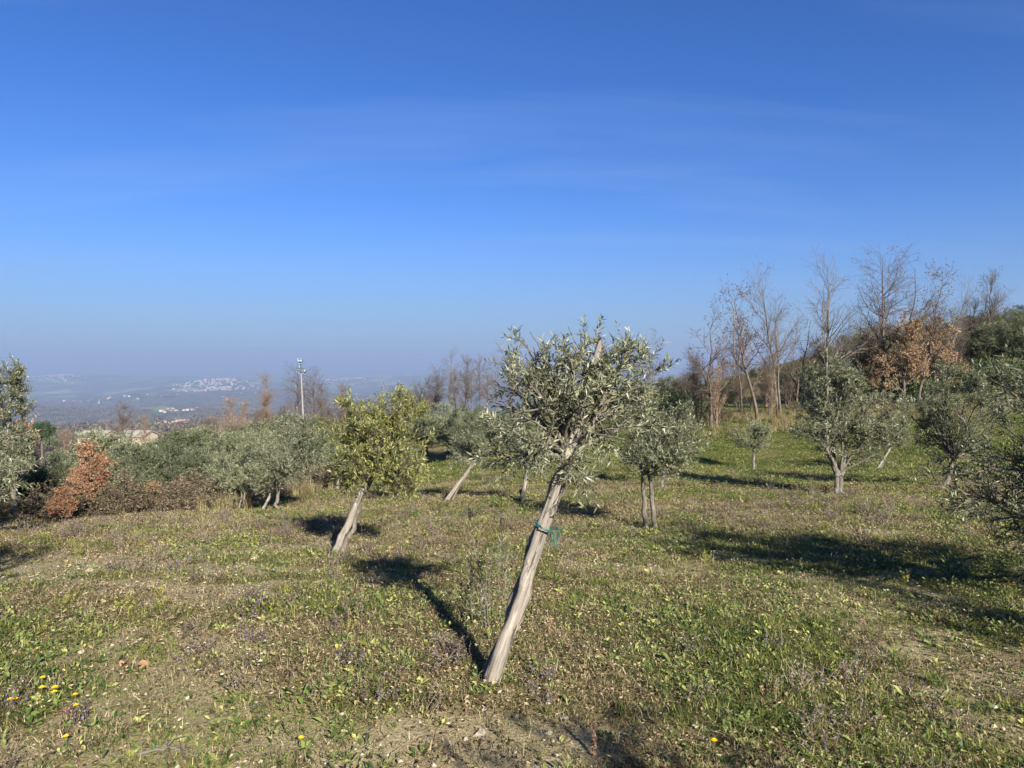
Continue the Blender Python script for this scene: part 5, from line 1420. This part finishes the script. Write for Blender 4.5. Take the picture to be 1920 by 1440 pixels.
for i, (px, row, r) in enumerate([(160, 1074, .032), (120, 1172, .022), (520, 1180, .02), (307, 1168, .014), (985, 1152, .016), (700, 1250, .016), (140, 1232, .018), (955, 1309, .014), (1060, 1362, .015), (900, 1390, .02), (640, 1385, .016), (1030, 1390, .014), (590, 1075, .03), (470, 1050, .03), (340, 1320, .014)]):
    stone(px, row, r, 40 + i, 'small pale stone lying loose on the grove soil', 'loose stones on the soil')

# thin tall weed stems left of the stake
def tall_weed(px, row, top, label, seed, n=4, lean=0.0, leafy=90):
    g = rng_of(seed); w, l = Buf(), Buf()
    x, d, z = on_ground(px, row)
    H = zrow(top, d) - z
    k = 12; s = np.linspace(0, 1, k)
    P = np.zeros((n, k, 3))
    P[:, :, 0] = (g.normal(size=(n, 1)) * .03) + s[None] * (lean + g.normal(size=(n, 1)) * .05); P[:, :, 1] = s[None] * g.normal(size=(n, 1)) * .05
    P[:, :, 2] = s[None] * H * np.r_[1.0, g.uniform(.55, .95, n - 1)][:, None] - .02
    P[:, 1:, :2] += np.cumsum(g.normal(size=(n, k - 1, 2)), 1) * .006
    R = np.broadcast_to(np.linspace(.0032, .0014, k), (n, k))
    tubes(w, P, R, 5)
    P2, R2 = grow(P, R, 9 * n, g, (.15, .95), (30, 60), (.06, .2), 5, .3, .12, .7, .001)
    tubes(w, P2, R2, 3)
    Pa = np.concatenate([P2]); Ra = np.concatenate([R2])
    twig_leaves(l, Pa, Ra, 8, g, .030, .008, True, tone=(.3, 1))
    rt = thing('tall_weed', (x, d, z), label, 'plant')
    mobj('stem', w.mesh('weed_stem', [M['grey_bark']]), rt); mobj('foliage', l.mesh('weed_foliage', [M['olive_leaf']]), rt)
tall_weed(922, 1190, 955, 'tall thin grey weed standing just left of the thick stake', 61, 4, 0.0)
tall_weed(945, 1130, 930, 'slender olive sucker behind the thick stake', 62, 3, 0.03)
tall_weed(880, 1185, 1060, 'shorter dry weed left of the tall thin one', 63, 3, -0.02)

def dock_stalk(px, row, top, label, seed):
    g = rng_of(seed); w, l = Buf(), Buf()
    x, d, z = on_ground(px, row); H = zrow(top, d) - z
    k = 8; s = np.linspace(0, 1, k)
    P = np.c_[.02 * s + .006 * np.sin(5 * s), .01 * s, s * H - .01][None]
    R = np.linspace(.003, .0015, k)[None]
    tubes(w, P, R, 5)
    n = 170; idx = np.zeros(n, int)
    pos, T, _ = along(P, R, idx, g.uniform(.15, 1, n))
    leaves(l, pos, T * .3 + g.normal(size=pos.shape) * .6, g.normal(size=pos.shape), g.uniform(.008, .018, n), g.uniform(.005, .009, n), g.random(n), 0, True)
    rt = thing('dock_plant', (x, d, z), label, 'plant')
    mobj('stem', w.mesh('dock_stem', [M['dock']]), rt); mobj('seed_head', l.mesh('dock_seed', [M['oak_brown']]), rt)
dock_stalk(1112, 1436, 1368, 'dead russet dock stalk at the bottom edge right of the stake', 71)
dock_stalk(1028, 1200, 1160, 'short dead seed stalk right of the thick stake', 72)


# loose wood on the ground
def dead_branch(px, row, pts, r, label):
    x, y, z = on_ground(px, row)
    P = np.array(pts, float); k = 14
    t = np.linspace(0, len(P) - 1, k); i = np.minimum(t.astype(int), len(P) - 2); f = (t - i)[:, None]
    Q = P[i] * (1 - f) + P[i + 1] * f + rng_of(int(px)).normal(size=(k, 3)) * r * .35
    b = Buf(); tubes(b, Q, np.linspace(r, r * .5, k), 7, cap=True)
    rt = thing('dead_branch', (x, y, z), label, 'branch')
    mobj('bough', b.mesh('dead_bough', [M['grey_bark']]), rt)
    b = Buf(); tubes(b, np.array([Q[6], Q[6] + [.03, .03, .03], Q[6] + [.07, .045, .035]]), np.array([r * .6, r * .45, r * .25]), 5)
    mobj('twig', b.mesh('dead_twig', [M['grey_bark']]), rt)
dead_branch(262, 1436, [(-.04, 0, .01), (.03, .01, .03), (.09, .03, .022), (.13, .02, .01)], .008, 'grey piece of dead branch at the bottom edge on the left')
dead_branch(808, 1268, [(0, 0, .01), (.06, .02, .05), (.12, .05, .06), (.17, .09, .05)], .004, 'thin arched brown twig on the ground left of the stake foot')

# ---------------------------------------------------------------- haze over the valley
def haze():
    b = Buf()
    lo, hi, e = -470.0, 62.0, 29500.0
    box(b, (0, 0, (lo + hi) / 2), (2 * e, 2 * e, hi - lo))
    t = NT('haze')
    pv = t.node('ShaderNodeVolumePrincipled')
    pv.inputs['Color'].default_value = (0.296, 0.402, 0.606, 1)
    pv.inputs['Density'].default_value = 2.0e-4
    pv.inputs['Anisotropy'].default_value = 0.0
    t.l.new(pv.outputs[0], t.out.inputs['Volume'])
    o = mobj('haze', b.mesh('haze', [t.m]))
    tag(o, 'pale blue winter haze lying over the valley', 'haze', None, 'stuff')
haze()
